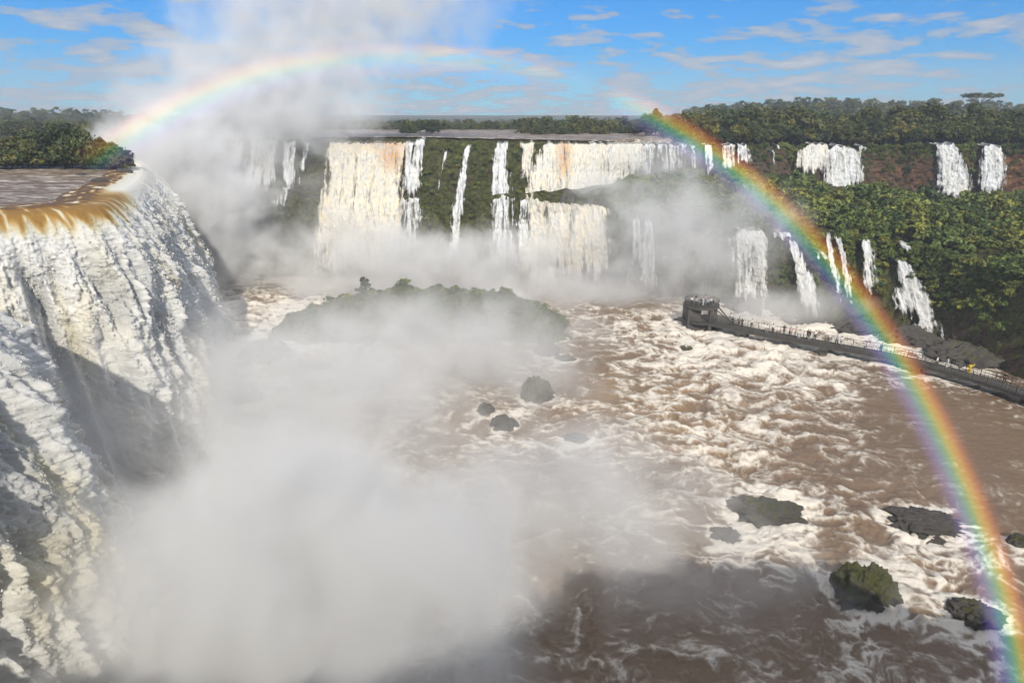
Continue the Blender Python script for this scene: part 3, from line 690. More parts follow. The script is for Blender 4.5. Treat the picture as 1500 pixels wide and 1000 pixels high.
for k in range(7):
    V, fcs, sh = crown(500+k, 1.3, 1.7, 16, 34, .20, .8); V[:, 2] -= .25
    bushsrc.append((V, fcs, sh))
    bush_me.append(mesh('foliage', V, fcs, m_leaf3, {'shade': sh}, smooth=False))

def plateau_pt(px, back):
    Tq = Pt(np.array(px, float)); Y = Tq[1] + back; x = Tq[0]/Tq[1]*Y
    w = min(1, back/25); z = Tq[2]*(1-w) + float(hillz(np.array(x), np.array(Y)))*w
    return np.array([x, Y, z])
# individual trees, front rows of the forest
spots = []
g_ = np.random.default_rng(11)
for px in np.arange(985, 1640, 7.5): spots.append((px + g_.uniform(-4, 4), g_.uniform(2.5, 6), g_.uniform(.75, 1.15), 0))
for px in np.arange(1000, 1640, 10): spots.append((px + g_.uniform(-6, 6), g_.uniform(9, 16), g_.uniform(1.05, 1.5), 0))
for px in np.arange(765, 935, 8): spots.append((px + g_.uniform(-4, 4), g_.uniform(52, 66), g_.uniform(.6, .9), 1))
for px in np.arange(930, 1000, 9): spots.append((px + g_.uniform(-4, 4), g_.uniform(26, 40), g_.uniform(.8, 1.1), 1))
for px in np.arange(596, 640, 11): spots.append((px + g_.uniform(-3, 3), g_.uniform(70, 78), g_.uniform(.9, 1.25), 2))
for (px, b, s) in ((1160, 9, 1.9), (1236, 8, 1.7), (1430, 7, 1.6), (1350, 12, 1.8), (1290, 9, 1.5), (1480, 8, 1.8)): spots.append((px, b, s, 3))
lab = {0: ('dark green rainforest tree in the front row above the upper cliff on the right', 'forest trees along the right cliff top'),
       1: ('small olive tree on the wooded river island behind the broad golden fall', 'trees on the wooded river island'),
       2: ('dark tree on the small islet in the upper river left of centre', 'trees on the small upper islet')}
big = {1160: 'largest round crowned tree, above the pair of white falls', 1236: 'tall layered tree directly above the right fall of the pair', 1430: 'dense dark tree between the two falls standing in red rock',
       1350: 'tall dark tree left of the two falls standing in red rock', 1290: 'tall olive tree above the red rock band', 1480: 'tall dark tree at the right end of the cliff top'}
for i, (px, b, s, kd) in enumerate(spots):
    p_ = plateau_pt(px, b); p_[2] -= .6
    if kd == 3: place_tree(p_, s, (i*3) % 9, big[px], None)
    else: place_tree(p_, s, int(g_.integers(9)), *lab[kd])
n_ind = len(spots)
# flat topped emergent tree on the skyline
t = empty('flat_topped_tree', tuple(plateau_pt(1422, 190))); t.scale = (2.3,)*3
V, fcs, sh = crown(801, 3.9, 1.1, 30, 30, .3, .35); V[:, 2] += 6.1
mb = MB(); mb.tube([(0,0,-1),(0.1,0,3),(0,0.1,5)], [.3,.22,.2], 7)
for a in np.linspace(0, 6.28, 8)[:-1]: mb.tube([(0,0,4.6),(math.cos(a)*1.5, math.sin(a)*1.5, 5.8),(math.cos(a)*3, math.sin(a)*3, 6.4)], [.16,.1,.05], 5)
obj('trunk', mb.mesh('trunk', m_bark, True), t); obj('crown', mesh('crown', V, fcs, m_leaf, {'shade': sh}, smooth=False), t)
tag(t, 'flat topped emergent tree standing above the forest skyline at the right', 'tree')
# the forest mass behind
pts, scs = [], []
while len(pts) < 3300:
    px = g_.uniform(-330, 1720); back = 8 + 560*g_.uniform(0, 1)**1.7
    if 440 < px < 1000 and back < 118: continue
    if px <= 440 and back < 30: continue
    if 1000 <= px and back < 12: continue
    P = plateau_pt(px, back); P[2] -= .8; pts.append(P); scs.append((.7 + .75*g_.uniform(0, 1)**2)*(1+.25*min(1, back/300))*(.62 if 440 < px < 1000 else .9 if px > 440 else .6))
for px in np.arange(760, 940, 3.5): pts.append(plateau_pt(px + g_.uniform(-5, 5), g_.uniform(62, 100))); scs.append(g_.uniform(.65, .95))
for px in np.arange(-330, 1000, 2.2): pts.append(plateau_pt(px, g_.uniform(120, 150))); scs.append(g_.uniform(.5, .8))
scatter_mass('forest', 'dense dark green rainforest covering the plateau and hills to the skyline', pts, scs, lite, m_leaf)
# shrubs of the terrace and on the cliff edges
def terr_pt(px, t):
    a_, b_ = Pl(np.array(float(px))), Pu(np.array(float(px))); P = a_ + (b_-a_)*t; P[2] += 1.8*math.sin(math.pi*t); return P
nb = 0
for i in range(230):
    px = g_.uniform(880, 1540); t = g_.uniform(0, .75)**1.2; P = terr_pt(px, t)
    s = g_.uniform(.9, 1.9)*(1 + .5*(px > 1150))
    o = empty('bush', P, g_.uniform(0, 6.28)); o.scale = (s, s, s*g_.uniform(.8, 1.2)); obj('foliage', bush_me[i % 7], o)
    left = px < 1150
    tag(o, 'hazy green bush on the misty terrace left of the rainbow' if left else 'leafy green bush on the sunlit terrace above the right hand cliff', 'bush', 'bushes on the misty terrace' if left else 'bushes on the sunlit terrace')
pts, scs = [], []
for i in range(1150):
    px = g_.uniform(870, 1640); t = g_.uniform(0, 1); P = terr_pt(px, t); P[2] -= .3; pts.append(P); scs.append(g_.uniform(.7, 1.5))
for i in range(800):
    px = g_.uniform(1140, 1640); P = terr_pt(px, 0); q = g_.uniform(0, .75)**(1.6 if px < 1370 else 1.9); P = P + (Pb(np.array(px))-P)*q; P[1] -= .8; pts.append(P); scs.append(g_.uniform(.4, 1.0))
for i in range(500):
    px = g_.uniform(985, 1640); q = g_.uniform(0, 1)**2*.55; P = Pt(np.array(px)) + (Pu(np.array(px)) - Pt(np.array(px)))*q; P[1] -= .6
    pts.append(P); scs.append(g_.uniform(.35, .9))
for i in range(700):
    px = g_.uniform(605, 800) if i % 3 else g_.uniform(330, 500); q = g_.uniform(.05, 1); P = Pt(np.array(px)) + (Pu(np.array(px)) - Pt(np.array(px)))*q
    if i % 2: P = Pu(np.array(px)) + (Pb(np.array(px)) - Pu(np.array(px)))*q*.8
    P[1] -= 1.0; pts.append(P); scs.append(g_.uniform(.25, .75))
# keep the water free of shrubs
def clear(P):
    dep = P[1]*CP - (P[2]-H)*SP; qx = 750 + F*P[0]/dep; qy = 500 - F*(P[1]*SP + (P[2]-H)*CP)/dep
    for rd, *_ in FALLS:
        r_ = np.array(rd, float)
        if r_[0, 0]-4 < qy < r_[-1, 0]+2 and np.interp(qy, r_[:, 0], r_[:, 1])-4 < qx < np.interp(qy, r_[:, 0], r_[:, 2])+4: return False
    return True
kp = [clear(P + np.array([0, 0, .8])) for P in pts]
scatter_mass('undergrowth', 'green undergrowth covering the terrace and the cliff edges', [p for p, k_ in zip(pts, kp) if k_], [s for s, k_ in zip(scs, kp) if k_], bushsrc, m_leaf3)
for o in [o for o in bpy.data.objects if o.name.startswith('bush') and o.type == 'EMPTY']:
    if not clear(np.array(o.location) + np.array([0, 0, o.scale[2]])) :
        for c_ in list(o.children): bpy.data.objects.remove(c_)
        bpy.data.objects.remove(o)

# ---------------------------------------------------------------- the islet with trees at the near lip
g_ = np.random.default_rng(21)
for i in range(26):
    px = 4 + i*7.2 + g_.uniform(-3, 3) if i < 25 else 178
    P = at_z(px, 247 + g_.uniform(-3, 1), 30.0); hgt = np.interp(px, [0, 60, 110, 170, 190], [.80, .90, .98, .72, .40])
    s = hgt*g_.uniform(1.1, 1.4); P[2] -= 1.5
    place_tree(P, s*.93, int(g_.integers(9)) if px < 165 else 2, 'dark green shore tree in the clump at the lip of the near waterfall' , 'trees on the islet at the near lip', 'shore_tree')
for i in range(22):
    P = at_z(g_.uniform(-160, -3), 240 + g_.uniform(-6, 4), 30.0); P[2] -= .9
    if i % 2: place_tree(P, g_.uniform(.6, .95), int(g_.integers(9)), 'dark green shore tree in the clump at the lip of the near waterfall', 'trees on the islet at the near lip', 'shore_tree')
def rockmesh(rs, rx, ry, rz, moss=.5, red=0., n=40, jag=1.0):
    u = np.linspace(0, 2*np.pi, n*2); v = np.linspace(0, np.pi, n)
    U_, V_ = np.meshgrid(u, v); x = np.cos(U_)*np.sin(V_); y = np.sin(U_)*np.sin(V_); z = np.cos(V_)
    r = 1 + jag*(.28*fbm(x*1.3+rs, y*1.3, z*1.3, 3) + .25*(ridge(x*2.5+rs, y*2.5, z*1.5, 3)-.5) + .10*fbm(x*7, y*7+rs, z*7, 3))
    P = np.stack([x*r*rx, y*r*ry, z*r*rz], -1)
    return mesh('rock', P, grid_faces(n, 2*n, True), m_rock, {'red': red + 0*x.ravel(), 'moss': np.clip(moss + .25*z, 0, 1).ravel()})
isl = at_z(60, 246, 30.0)
tag(obj('islet_ground', rockmesh(3, 24, 5, .8, .8), loc=(float(isl[0])-22, float(isl[1])+7, 30.0)), 'low earth bank under the trees at the near lip', kind='structure')

# ---------------------------------------------------------------- rocks in the river
for i, (px, py, hw, hp, mo, lab_) in enumerate(ROCKS):
    P = at_z(px, py, 0.); dd = math.hypot(*P[:2], H); sx = hw*.85*dd/F; sz = hp*dd/F*(.8 if i in (0, 6) or i > 18 else .5)
    sz = min(sz, 9)
    tag(obj('rock', rockmesh(i*5.3+1, sx, sx*.8, sz, mo - .2, n=54, jag=1.6), loc=(float(P[0]), float(P[1]) + sx*.5, -.15*sz)), lab_, 'rock')
for px, py, q_, lb in ((146, 266, 1.0, 'small dark rock in the shallow river just above the near lip'), (118, 256, .7, 'smaller rock poking from the river behind the lip'), (182, 252, 1.2, 'dark rock at the far corner of the near lip')):
    P = at_z(px, py, 30.0); tag(obj('rock', rockmesh(px*.3, q_*1.1, q_*.8, q_*.5, .1, n=24), loc=tuple(P)), lb, 'rock')
# rock fang in the golden fall
P = at_y(832, 320, 157.0)
tag(obj('rock', rockmesh(77, 2.6, 2, 6.5, .25, n=40), loc=tuple(P)), 'dark pointed rock splitting the lower golden fall', 'rock')
P = at_y(905, 300, 158)
tag(obj('rock', rockmesh(78, 9, 6, 4.5, .45, n=50), loc=tuple(P)), 'broad hazy rock shoulder right of the golden falls', 'rock')

# ---------------------------------------------------------------- the island in the mist
nI, mI = 260, 90
u = np.linspace(-1, 1, nI); v = np.linspace(-1, 1, mI); UU, VV = np.meshgrid(u, v)
ipx = 628 + UU*205
top = np.interp(ipx[0], [418, 450, 540, 600, 700, 740, 770, 812, 836], [.2, 3.0, 6.6, 8.0, 7.0, 7.2, 5.4, 2.2, -.8])
top = top + 1.1*fbm(ipx[0]/26, 0*ipx[0], 0*ipx[0], 4)
PB = at_z(628 + u*205, 470 + 0*u, 0)
X = PB[:, 0][None, :] + 0*VV; Y = 118 + VV*9 + 2*fbm(X/9, VV*2, 0*X, 2)
Zi = top[None, :]*(1 - np.abs(VV)**2.6)*1.0 + fbm(X/4, Y/4, 0*X, 4)*1.8*(1-np.abs(VV)**3) + (ridge(X/1.6, Y/1.6, 0*X, 3)-.5)*.9 - 1.2*(np.abs(VV) > .98)
tag(obj('island', mesh('island', np.stack([X, Y, Zi], -1), grid_faces(mI, nI), m_cliff, {'red': 0*X.ravel(), 'moss': .75 + 0*X.ravel()})), 'green domed rocky island in the spray, middle of the river', 'island')
g_ = np.random.default_rng(31)
for i in range(56):
    px = 440 + i*6.9 + g_.uniform(-3, 3); j = int(np.clip((px-423)/410*(nI-1), 0, nI-1)); r_ = g_.integers(30, 60)
    loc = (float(X[r_, j]), float(Y[r_, j]), float(Zi[r_, j]) - .2); s = g_.uniform(.35, .75)
    o = empty('bush', loc, g_.uniform(0, 6)); o.scale = (s*1.1, s*1.1, s); obj('foliage', bush_me[i % 7], o)
    tag(o, 'hazy shrub on the crest of the island in the spray', 'bush', 'shrubs on the misty island')
j = int((545-423)/410*(nI-1)); place_tree((float(X[50, j]), float(Y[50, j]), float(Zi[50, j])-1.8), .62, 7, 'rounded tree sticking up alone from the misty island', None, 'island_tree')

# ---------------------------------------------------------------- walkway over the river
DZ = 1.7
wp = np.array([(1046,471),(1085,479),(1130,488),(1180,497),(1235,507),(1300,519),(1360,533),(1420,549),(1500,574),(1600,612)], float)
W0 = at_z(wp[:, 0], wp[:, 1], DZ)
Wc, Ws = spline(W0[:, :2], 200)
tg = np.gradient(Wc, axis=0); tg /= np.linalg.norm(tg, axis=1)[:, None]; nn = np.stack([-tg[:, 1], tg[:, 0]], -1)
HW = 1.35
walk = empty('walkway', (float(Wc[0, 0]), float(Wc[0, 1]), 0)); O = np.array([Wc[0, 0], Wc[0, 1], 0])
tag(walk, 'long dark railed walkway on piers crossing the rapids toward the lookout', 'walkway')
def strip(prof, name, mat):
    V = []
    for o_, z in prof: V.append(np.stack([Wc[:, 0]+nn[:, 0]*o_, Wc[:, 1]+nn[:, 1]*o_, z + 0*Ws], -1) - O)
    V.append(V[0]); V = np.array(V); return obj(name, mesh(name, V, grid_faces(len(V), len(Wc)), mat, smooth=False), walk)
strip([(-HW, DZ-.12), (-HW, DZ), (HW, DZ), (HW, DZ-.12)], 'deck', m_conc)
for sgn in (-1, 1): 
    a_ = sgn*(HW-.25); strip([(a_-.14, DZ-.62), (a_-.14, DZ-.125), (a_+.14, DZ-.125), (a_+.14, DZ-.62)], 'girder', m_conc)
tot = Ws[-1]
def wpt(s, o_=0, z=0):
    return np.array([np.interp(s, Ws, Wc[:, 0]) + np.interp(s, Ws, nn[:, 0])*o_, np.interp(s, Ws, Wc[:, 1]) + np.interp(s, Ws, nn[:, 1])*o_, z])
def wrot(s): i = int(np.clip(np.searchsorted(Ws, s), 1, 198)); return math.atan2(tg[i, 1], tg[i, 0])
pier = MB(); pier.box((0, 0, (DZ-.63)/2 - .8), (1.1, 2.0, DZ-.63+1.6)); pier.box((0, 0, DZ-.83), (1.4, 2.6, .38)); pier_me = pier.mesh('pier', m_conc)
for s in np.arange(6, tot, 14):
    p_ = wpt(s) - O; q = obj('pier', pier_me, walk, tuple(p_)); q.rotation_euler[2] = wrot(s)
for sgn in (-1, 1):
    rl = MB()
    for h_ in (1.12, .62, .2): rl.tube([wpt(s, sgn*(HW-.08), DZ+h_) - O for s in np.linspace(0, tot, 120)], .035 if h_ > 1 else .02, 5)
    for s in np.arange(0, tot, .5): rl.bar(wpt(s, sgn*(HW-.08), DZ) - O, wpt(s, sgn*(HW-.08), DZ+1.1) - O, .025)
    for s in np.arange(0, tot, 2.0): rl.bar(wpt(s, sgn*(HW-.08), DZ-.1) - O, wpt(s, sgn*(HW-.08), DZ+1.16) - O, .075)
    obj('railing', rl.mesh('railing', m_steel), walk)
# lookout at its end: a curved upper balcony on columns over a solid base
PC = at_z(1030, 470, DZ); PC = np.array([PC[0], PC[1] + 1.5, 0.])
look = empty('lookout', tuple(PC)); look.scale = (.84,)*3; tag(look, 'two level curved concrete lookout at the far end of the walkway', 'lookout')
def disc(cx, cy, r, a0, a1, z0, z1, name, mat, rin=0, n=28, parent=look):
    a = np.linspace(a0, a1, n); V = []
    for rr, z in ((rin, z0), (r, z0), (r, z1), (rin, z1), (rin, z0)): V.append(np.stack([cx+rr*np.cos(a), cy+rr*np.sin(a), z+0*a], -1))
    return obj(name, mesh(name, np.array(V), grid_faces(5, n), mat, smooth=False), parent)
Zu = 5.6
st = MB(); st.box((-2.2, .3, (Zu-.5-1.5)/2), (2.9, 5.0, Zu-.5+1.5)); st.box((-.6, .2, .3), (2.4, 4.4, 3.6)); obj('base', st.mesh('base', m_conc), look)
disc(-.2, 0, 3.9, 0, 2*math.pi, DZ+.003, DZ+.2, 'lower_floor', m_conc)
disc(-.2, 0, 4.0, 0, 2*math.pi, Zu-.5, Zu, 'upper_floor', m_conc)
for a in (-1.15, -.35, .5, 1.4):
    c_ = MB(); c_.box((-.2+3.2*math.cos(a), 3.2*math.sin(a), (Zu-.5-1.5)/2), (.75, .75, Zu-.5+1.5-.01), a); obj('column', c_.mesh('column', m_conc), look)
for z_, nm in ((Zu, 'railing'), (DZ+.2, 'railing')):
    rl = MB(); aa = np.linspace(-2.3, 4.0, 60) if z_ < 4 else np.linspace(0, 6.2832, 80)
    for h_ in (1.12, .6, .2): rl.tube([(-.2+3.8*math.cos(a), 3.8*math.sin(a), z_+h_) for a in aa], .04 if h_ > 1 else .022, 5)
    for a in aa: rl.bar((-.2+3.8*math.cos(a), 3.8*math.sin(a), z_), (-.2+3.8*math.cos(a), 3.8*math.sin(a), z_+1.1), .035)
    obj(nm, rl.mesh(nm, m_steel), look)
# stair between the levels
st = MB()
for k in range(14):
    st.box((3.0+ (13-k)*.24, -2.2 - (13-k)*.05, DZ + .2 + (k+.5)*.19), (.26, 1.0, .06))
st.bar((3.0, -2.7, Zu-.1), (6.2, -3.3, DZ+.2), .06, .25); st.bar((3.0, -1.7, Zu-.1), (6.2, -2.3, DZ+.2), .06, .25)
obj('stair', st.mesh('stair', m_conc), look)

# ---------------------------------------------------------------- people
def skin(name, verts, edges, rads, mat, sub=1):
    me = bpy.data.meshes.new(name); me.from_pydata(verts, edges, []); me.materials.append(mat)
    o = bpy.data.objects.new(name, me); COL.objects.link(o)
    md = o.modifiers.new('skin', 'SKIN'); md.use_smooth_shade = True
    for i, r in enumerate(rads): me.skin_vertices[0].data[i].radius = (r, r)
    me.skin_vertices[0].data[0].use_root = True
    m2 = o.modifiers.new('sub', 'SUBSURF'); m2.levels = sub; m2.render_levels = sub
    return o
def bake(o):
    dg = bpy.context.evaluated_depsgraph_get(); dg.update()
    me = bpy.data.meshes.new_from_object(o.evaluated_get(dg)); me.name = o.name.split('.')[0]; bpy.data.objects.remove(o); return me
def body_pose(armL, armR, lean=0, stride=.1):
    """joints of a standing figure facing +Y, metres"""
    v = [(0,0,.95)]; r = [.13]; e = []
    def add(p, rad, par): v.append(p); r.append(rad); e.append((par, len(v)-1)); return len(v)-1
    L = lean
    sp = add((0, L*.3, 1.15), .125, 0); ch = add((0, L*.7, 1.36), .14, sp); nk = add((0, L*.9, 1.49), .06, ch)
    hd = add((0, L+.01, 1.60), .085, nk); add((0, L+.01, 1.70), .075, hd)
    for s, st_, arm in ((-1, stride, armL), (1, -stride, armR)):
        hp = add((s*.10, 0, .88), .10, 0); kn = add((s*.11, st_*.6+.02, .49), .062, hp); an = add((s*.11, st_-.03, .09), .042, kn); add((s*.12, st_+.13, .035), .035, an)
        sh = add((s*.18, L*.8, 1.40), .065, ch); el = add((s*.25+arm[0][0]*s, L*.8+arm[0][1], 1.40+arm[0][2]), .043, sh)
        wr = add((s*.25+arm[1][0]*s, L*.8+arm[1][1], 1.40+arm[1][2]), .027, el)
        d = np.array(v[wr])-np.array(v[el]); d /= np.linalg.norm(d); pm = add(tuple(np.array(v[wr])+d*.07), .03, wr)
        side = np.cross(d, (1., 0, 0)); side /= np.linalg.norm(side)+1e-6
        for k, (ln, of) in enumerate(((.075, -.027), (.085, -.009), (.08, .009), (.06, .027))):
            b = np.array(v[pm]) + d*.03 + side*of; f1 = add(tuple(b), .0095, pm); add(tuple(b + d*ln + np.array([-.02*s, 0, 0])), .008, f1)
        b = np.array(v[wr]) + d*.03 + side*.035; f1 = add(tuple(b), .011, wr); add(tuple(b + d*.04 + side*.02), .009, f1)
    return v, e, r
POSES = [(((.02,.02,-.29),(.03,.10,-.53)), ((.02,-.02,-.29),(.02,.06,-.54)), 0, .16),
         (((.02,.16,-.24),(-.02,.38,-.17)), ((.02,.16,-.24),(-.02,.38,-.17)), .10, .03),
         (((.08,.12,-.10),(-.10,.26,.12)), ((.08,.12,-.10),(-.10,.26,.12)), 0, .05),
         (((.03,.02,-.29),(.03,.12,-.52)), ((.12,.10,.05),(.12,.12,.33)), 0, .08)]
pbank = []
for aL, aR, ln, sd in POSES:
    v, e, r = body_pose(aL, aR, ln, sd)
    bm_ = bake(skin('person', v, e, r, m_skin))
    jv = [v[0], v[1], v[2], (v[3][0], v[3][1], 1.45)]; jr = [.155, .145, .165, .09]; je = [(0,1),(1,2),(2,3)]
    # jacket with sleeves
    idx = [i for i, (a_, b_) in enumerate(e)]
    shs = [b_ for a_, b_ in e if a_ == 2 and abs(v[b_][0]) > .1]
    for s_ in shs:
        jv.append(v[s_]); jr.append(.085); je.append((2, len(jv)-1)); el = [b_ for a_, b_ in e if a_ == s_][0]
        jv.append(v[el]); jr.append(.062); je.append((len(jv)-2, len(jv)-1)); wr = [b_ for a_, b_ in e if a_ == el][0]
        jv.append(v[wr]); jr.append(.042); je.append((len(jv)-2, len(jv)-1))
    jk = bake(skin('jacket', jv, je, jr, m_cl['white']))
    hv = [v[0]]; hr = [.145]; he = []
    for hp in [b_ for a_, b_ in e if a_ == 0 and abs(v[b_][0]) > .05]:
        kn = [b_ for a_, b_ in e if a_ == hp][0]; an = [b_ for a_, b_ in e if a_ == kn][0]
        hv += [v[hp], v[kn], v[an]]; n_ = len(hv); hr += [.115, .08, .062]; he += [(0, n_-3), (n_-3, n_-2), (n_-2, n_-1)]
    tr_ = bake(skin('trousers', hv, he, hr, m_cl['dark']))
    hh = rockmesh(5, .095, .105, .085, n=10, jag=.3); hh.materials[0] = m_hair; hh.name = 'hair'
    pbank.append((bm_, jk, tr_, hh, v[5]))
CN = list(m_cl)
def person(loc, rz, pose, jc, tc, label, sc_=1.0):
    bm_, jk, tr_, hh, hd = pbank[pose]
    o = obj('person', bm_, loc=loc); o.rotation_euler[2] = rz; o.scale = (sc_,)*3
    for me_, c_ in ((jk, jc), (tr_, tc)):
        q = obj(me_.name.split('.')[0], me_, o); q.material_slots[0].link = 'OBJECT'; q.material_slots[0].material = m_cl[c_]
    q = obj('hair', hh, o, (hd[0], hd[1]-.015, hd[2]+.01))
    tag(o, label, 'person'); return o
def s_of(px):
    q = [750 + F*p_[0]/(p_[1]*CP + (H-DZ)*SP) for p_ in Wc]; return float(np.interp(px, q, Ws))
PEOPLE = [ (1074,'dark','dark',1,-.4,'person in dark clothes leaning on the walkway rail, first beyond the lookout stair'),
 (1081,'grey','dark',0,.3,'person in grey standing second along the walkway from the lookout'),
 (1087,'dark','dark',2,-.3,'person in black with raised arms taking a picture near the lookout'),
 (1098,'white','dark',1,.8,'person in a white top leaning over the far rail near the lookout'),
 (1124,'white','grey',0,-.5,'person in white on the left of the white clad pair'),
 (1131,'white','dark',3,.2,'person in white with one arm up, right of the white clad pair'),
 (1146,'dark','dark',2,.9,'person in black standing alone against the far rail'),
 (1157,'pink','dark',0,-.3,'person in a pale red top left in the busy group'),
 (1164,'pink','white',0,.5,'person in a pink raincoat in the busy group on the walkway'),
 (1171,'white','white',0,-.5,'person all in white walking in the busy group'),
 (1181,'dark','dark',1,.8,'person in dark jacket bending at the far rail of the busy group'),
 (1185,'dark','grey',0,.1,'person in dark top and grey trousers at the right of the busy group'),
 (1192,'white','dark',1,.6,'person in white leaning far out at the right of the busy group'),
 (1225,'grey','dark',0,-.2,'person in grey left in the pair at the middle of the walkway'),
 (1231,'white','grey',3,.2,'person in white raincoat right in the pair at the middle of the walkway'),
 (1290,'dark','dark',0,0,'dark clad person on the walkway under the rainbow'),
 (1372,'white','dark',0,-.3,'person in a white top and dark trousers right of the rainbow'),
 (1385,'white','white',0,.4,'striding person in white raincoat, second right of the rainbow'),
 (1418,'yellow','yellow',3,.2,'person in a bright yellow raincoat on the walkway'),
 (1466,'dark','dark',0,.8,'person in black near the right end of the walkway')]
for i, (px, jc, tc_, ps, o_, lb) in enumerate(PEOPLE):
    s = s_of(px); p_ = wpt(s, o_, DZ); person(tuple(p_), random.uniform(-2.8, 2.8) if ps == 0 else (0 if o_ > 0 else math.pi)+wrot(s), ps, jc, tc_, lb, random.uniform(.96, 1.08))
LP = [(-3.0,-1.2,'white','dark'),(-2.2,-2.2,'grey','dark'),(-1.2,-2.9,'dark','dark'),(-.4,-1.8,'white','white'),(.4,-2.9,'blue','dark'),(1.3,-2.2,'white','dark'),(-1.6,.4,'dark','grey'),(2.2,-1.2,'grey','dark'),(.6,.2,'pink','dark')]
LN = ['leftmost person on the lookout balcony, in white','person in grey at the front left of the lookout balcony','person in black at the front rail of the lookout balcony','person all in white in the middle of the lookout balcony',
 'person in light blue at the front rail of the lookout balcony','person in white at the front right of the lookout balcony','person in black and grey at the back of the lookout balcony','rightmost person on the lookout balcony, in grey','person in pink at the back of the lookout balcony']
for i, (x_, y_, jc, tc_) in enumerate(LP): person((PC[0]+x_*.8, PC[1]+y_*.8, Zu*.84), random.uniform(-3, 3), i % 4, jc, tc_, LN[i])
person((PC[0]+2.1, PC[1]-.5, (DZ+.2)*.84), 1.0, 1, 'white', 'dark', 'person in white on the lower level of the lookout')
person((PC[0]+5.0, PC[1]-1.9, DZ), 2.0, 0, 'white', 'grey', 'person in white where the walkway meets the lookout')

# ---------------------------------------------------------------- the bank behind the camera, whose shade falls on the water
x_ = np.linspace(-90, 110, 420); y_ = np.r_[np.array([-2.6, -2.9, -3.2]), np.linspace(-4, -60, 30)]
hx = np.interp(x_, [-90, -50, -30, -12, 0, 12, 20, 30, 38, 48, 60, 110], [36, 34, 31, 30, 34, 37.5, 39, 38.5, 36, 31, 28, 28])
XX, YY = np.meshgrid(x_, y_)
ZZ = hx[None, :] + np.clip(-YY-6, 0, 30)*.1 + (fbm(XX/8, YY/8, 0*XX, 3)*4.5 + ridge(XX/2.2, YY/2.2, 0*XX, 3)*2.6 + fbm(XX/.7, YY/.7, 0*XX, 3)*1.5)*ss(4, 9, np.abs(XX))
ZZ[0] = -3; ZZ[1] = hx*.6
tag(obj('bank_terrain', mesh('bank', np.stack([XX, YY, ZZ], -1), grid_faces(len(y_), 420), m_ground)), 'wooded bank behind the viewpoint', kind='structure')

# ---- spray layout
RB = ([-40,-33,-20,0,10,16,24,28,36,60,80,100],[.0,.6,.5,.36,.36,.2,.02,.45,.75,.65,.85,.9])
HAZE = .0004
# ---------------------------------------------------------------- spray clouds (real volumes) and air
def mistmat(name, dens, nscale=.125, thr=.43, k=4.0, soft=1.0, col=(1.0,1.0,.995), stretch=(1,1,1), step=.4, g=-.2, off=0):
    m, nt = newmat(name)
    tc = nt.nodes.new('ShaderNodeTexCoord')
    ln = nt.nodes.new('ShaderNodeVectorMath'); ln.operation = 'LENGTH'; nt.links.new(tc.outputs['Object'], ln.inputs[0])
    fo = mathn(nt, 'SUBTRACT', 1, mathn(nt, 'POWER', ln.outputs['Value'], 2), clamp=True)
    geo = nt.nodes.new('ShaderNodeNewGeometry')
    mp = nt.nodes.new('ShaderNodeMapping'); mp.inputs['Scale'].default_value = stretch; mp.inputs['Location'].default_value = (off, off*.7, off*.3)
    nt.links.new(geo.outputs['Position'], mp.inputs[0])
    n = noise_n(nt, nscale, 5, .62, vec=mp.outputs[0], dist=.35)
    e = mathn(nt, 'ADD', mathn(nt, 'SUBTRACT', n, thr), mathn(nt, 'MULTIPLY', mathn(nt, 'SUBTRACT', fo, .55), .38*soft))
    d = mathn(nt, 'MULTIPLY', mathn(nt, 'MULTIPLY', e, k, clamp=True), mathn(nt, 'MULTIPLY', fo, dens*1.6))
    v = nt.nodes.new('ShaderNodeVolumePrincipled'); v.inputs['Color'].default_value = (*col, 1); v.inputs['Anisotropy'].default_value = g
    nt.links.new(d, v.inputs['Density'])
    o = nt.nodes.new('ShaderNodeOutputMaterial'); nt.links.new(v.outputs[0], o.inputs['Volume'])
    m.cycles.volume_step_rate = step
    return m
import bmesh
bm = bmesh.new(); bmesh.ops.create_icosphere(bm, subdivisions=3, radius=1); sph = bpy.data.meshes.new('spray'); bm.to_mesh(sph); bm.free()
def mist(px, py, Y, r, dens, label, rot=(0,0,0), **kw):
    me = sph.copy(); me.name = 'spray'; me.materials.append(mistmat('spray_mist', dens, off=len(MISTS)*7.3, **kw)); MISTS.append(1)
    o = obj('spray_cloud', me, loc=tuple(at_y(px, py, Y))); o.scale = r; o.rotation_euler = tuple(R(a) for a in rot)
    tag(o, label, 'spray', kind='stuff')
MISTS = []
mist(248, 300, 144, (31, 19, 29), .20, 'dense white spray cloud boiling up between near and far falls')
mist(420, 300, 156, (34, 6, 20), .022, 'thin white spray before the falls at the left end of the distant wall')
mist(360, 165, 166, (44, 20, 24), .085, 'tall spray column rising above the distant left wall')
mist(440, 40, 172, (42, 20, 36), .075, 'top of the spray column drifting up into the blue sky')
mist(600, -10, 176, (36, 18, 22), .055, 'torn upper end of the spray column at the top edge')
mist(600, 388, 142, (66, 12, 12), .15, 'low bright spray along the foot of the cream curtain')
mist(520, 345, 150, (24, 5, 11), .07, 'spray rising in front of the cream curtain')
mist(800, 350, 148, (22, 5, 9), .05, 'spray rising in front of the lower golden fall')
mist(885, 275, 156, (16, 6, 7), .15, 'small spray puff before the broad golden fall')
mist(850, 430, 138, (34, 10, 8), .11, 'low spray at the foot of the golden falls')
mist(990, 350, 132, (36, 14, 20), .065, 'thin spray veil over the terrace left of the rainbow')
mist(965, 235, 172, (24, 8, 9), .06, 'faint spray before the pale veils of the upper cliff')
mist(1130, 450, 121, (30, 7, 6), .09, 'low spray at the foot of the double curtain')
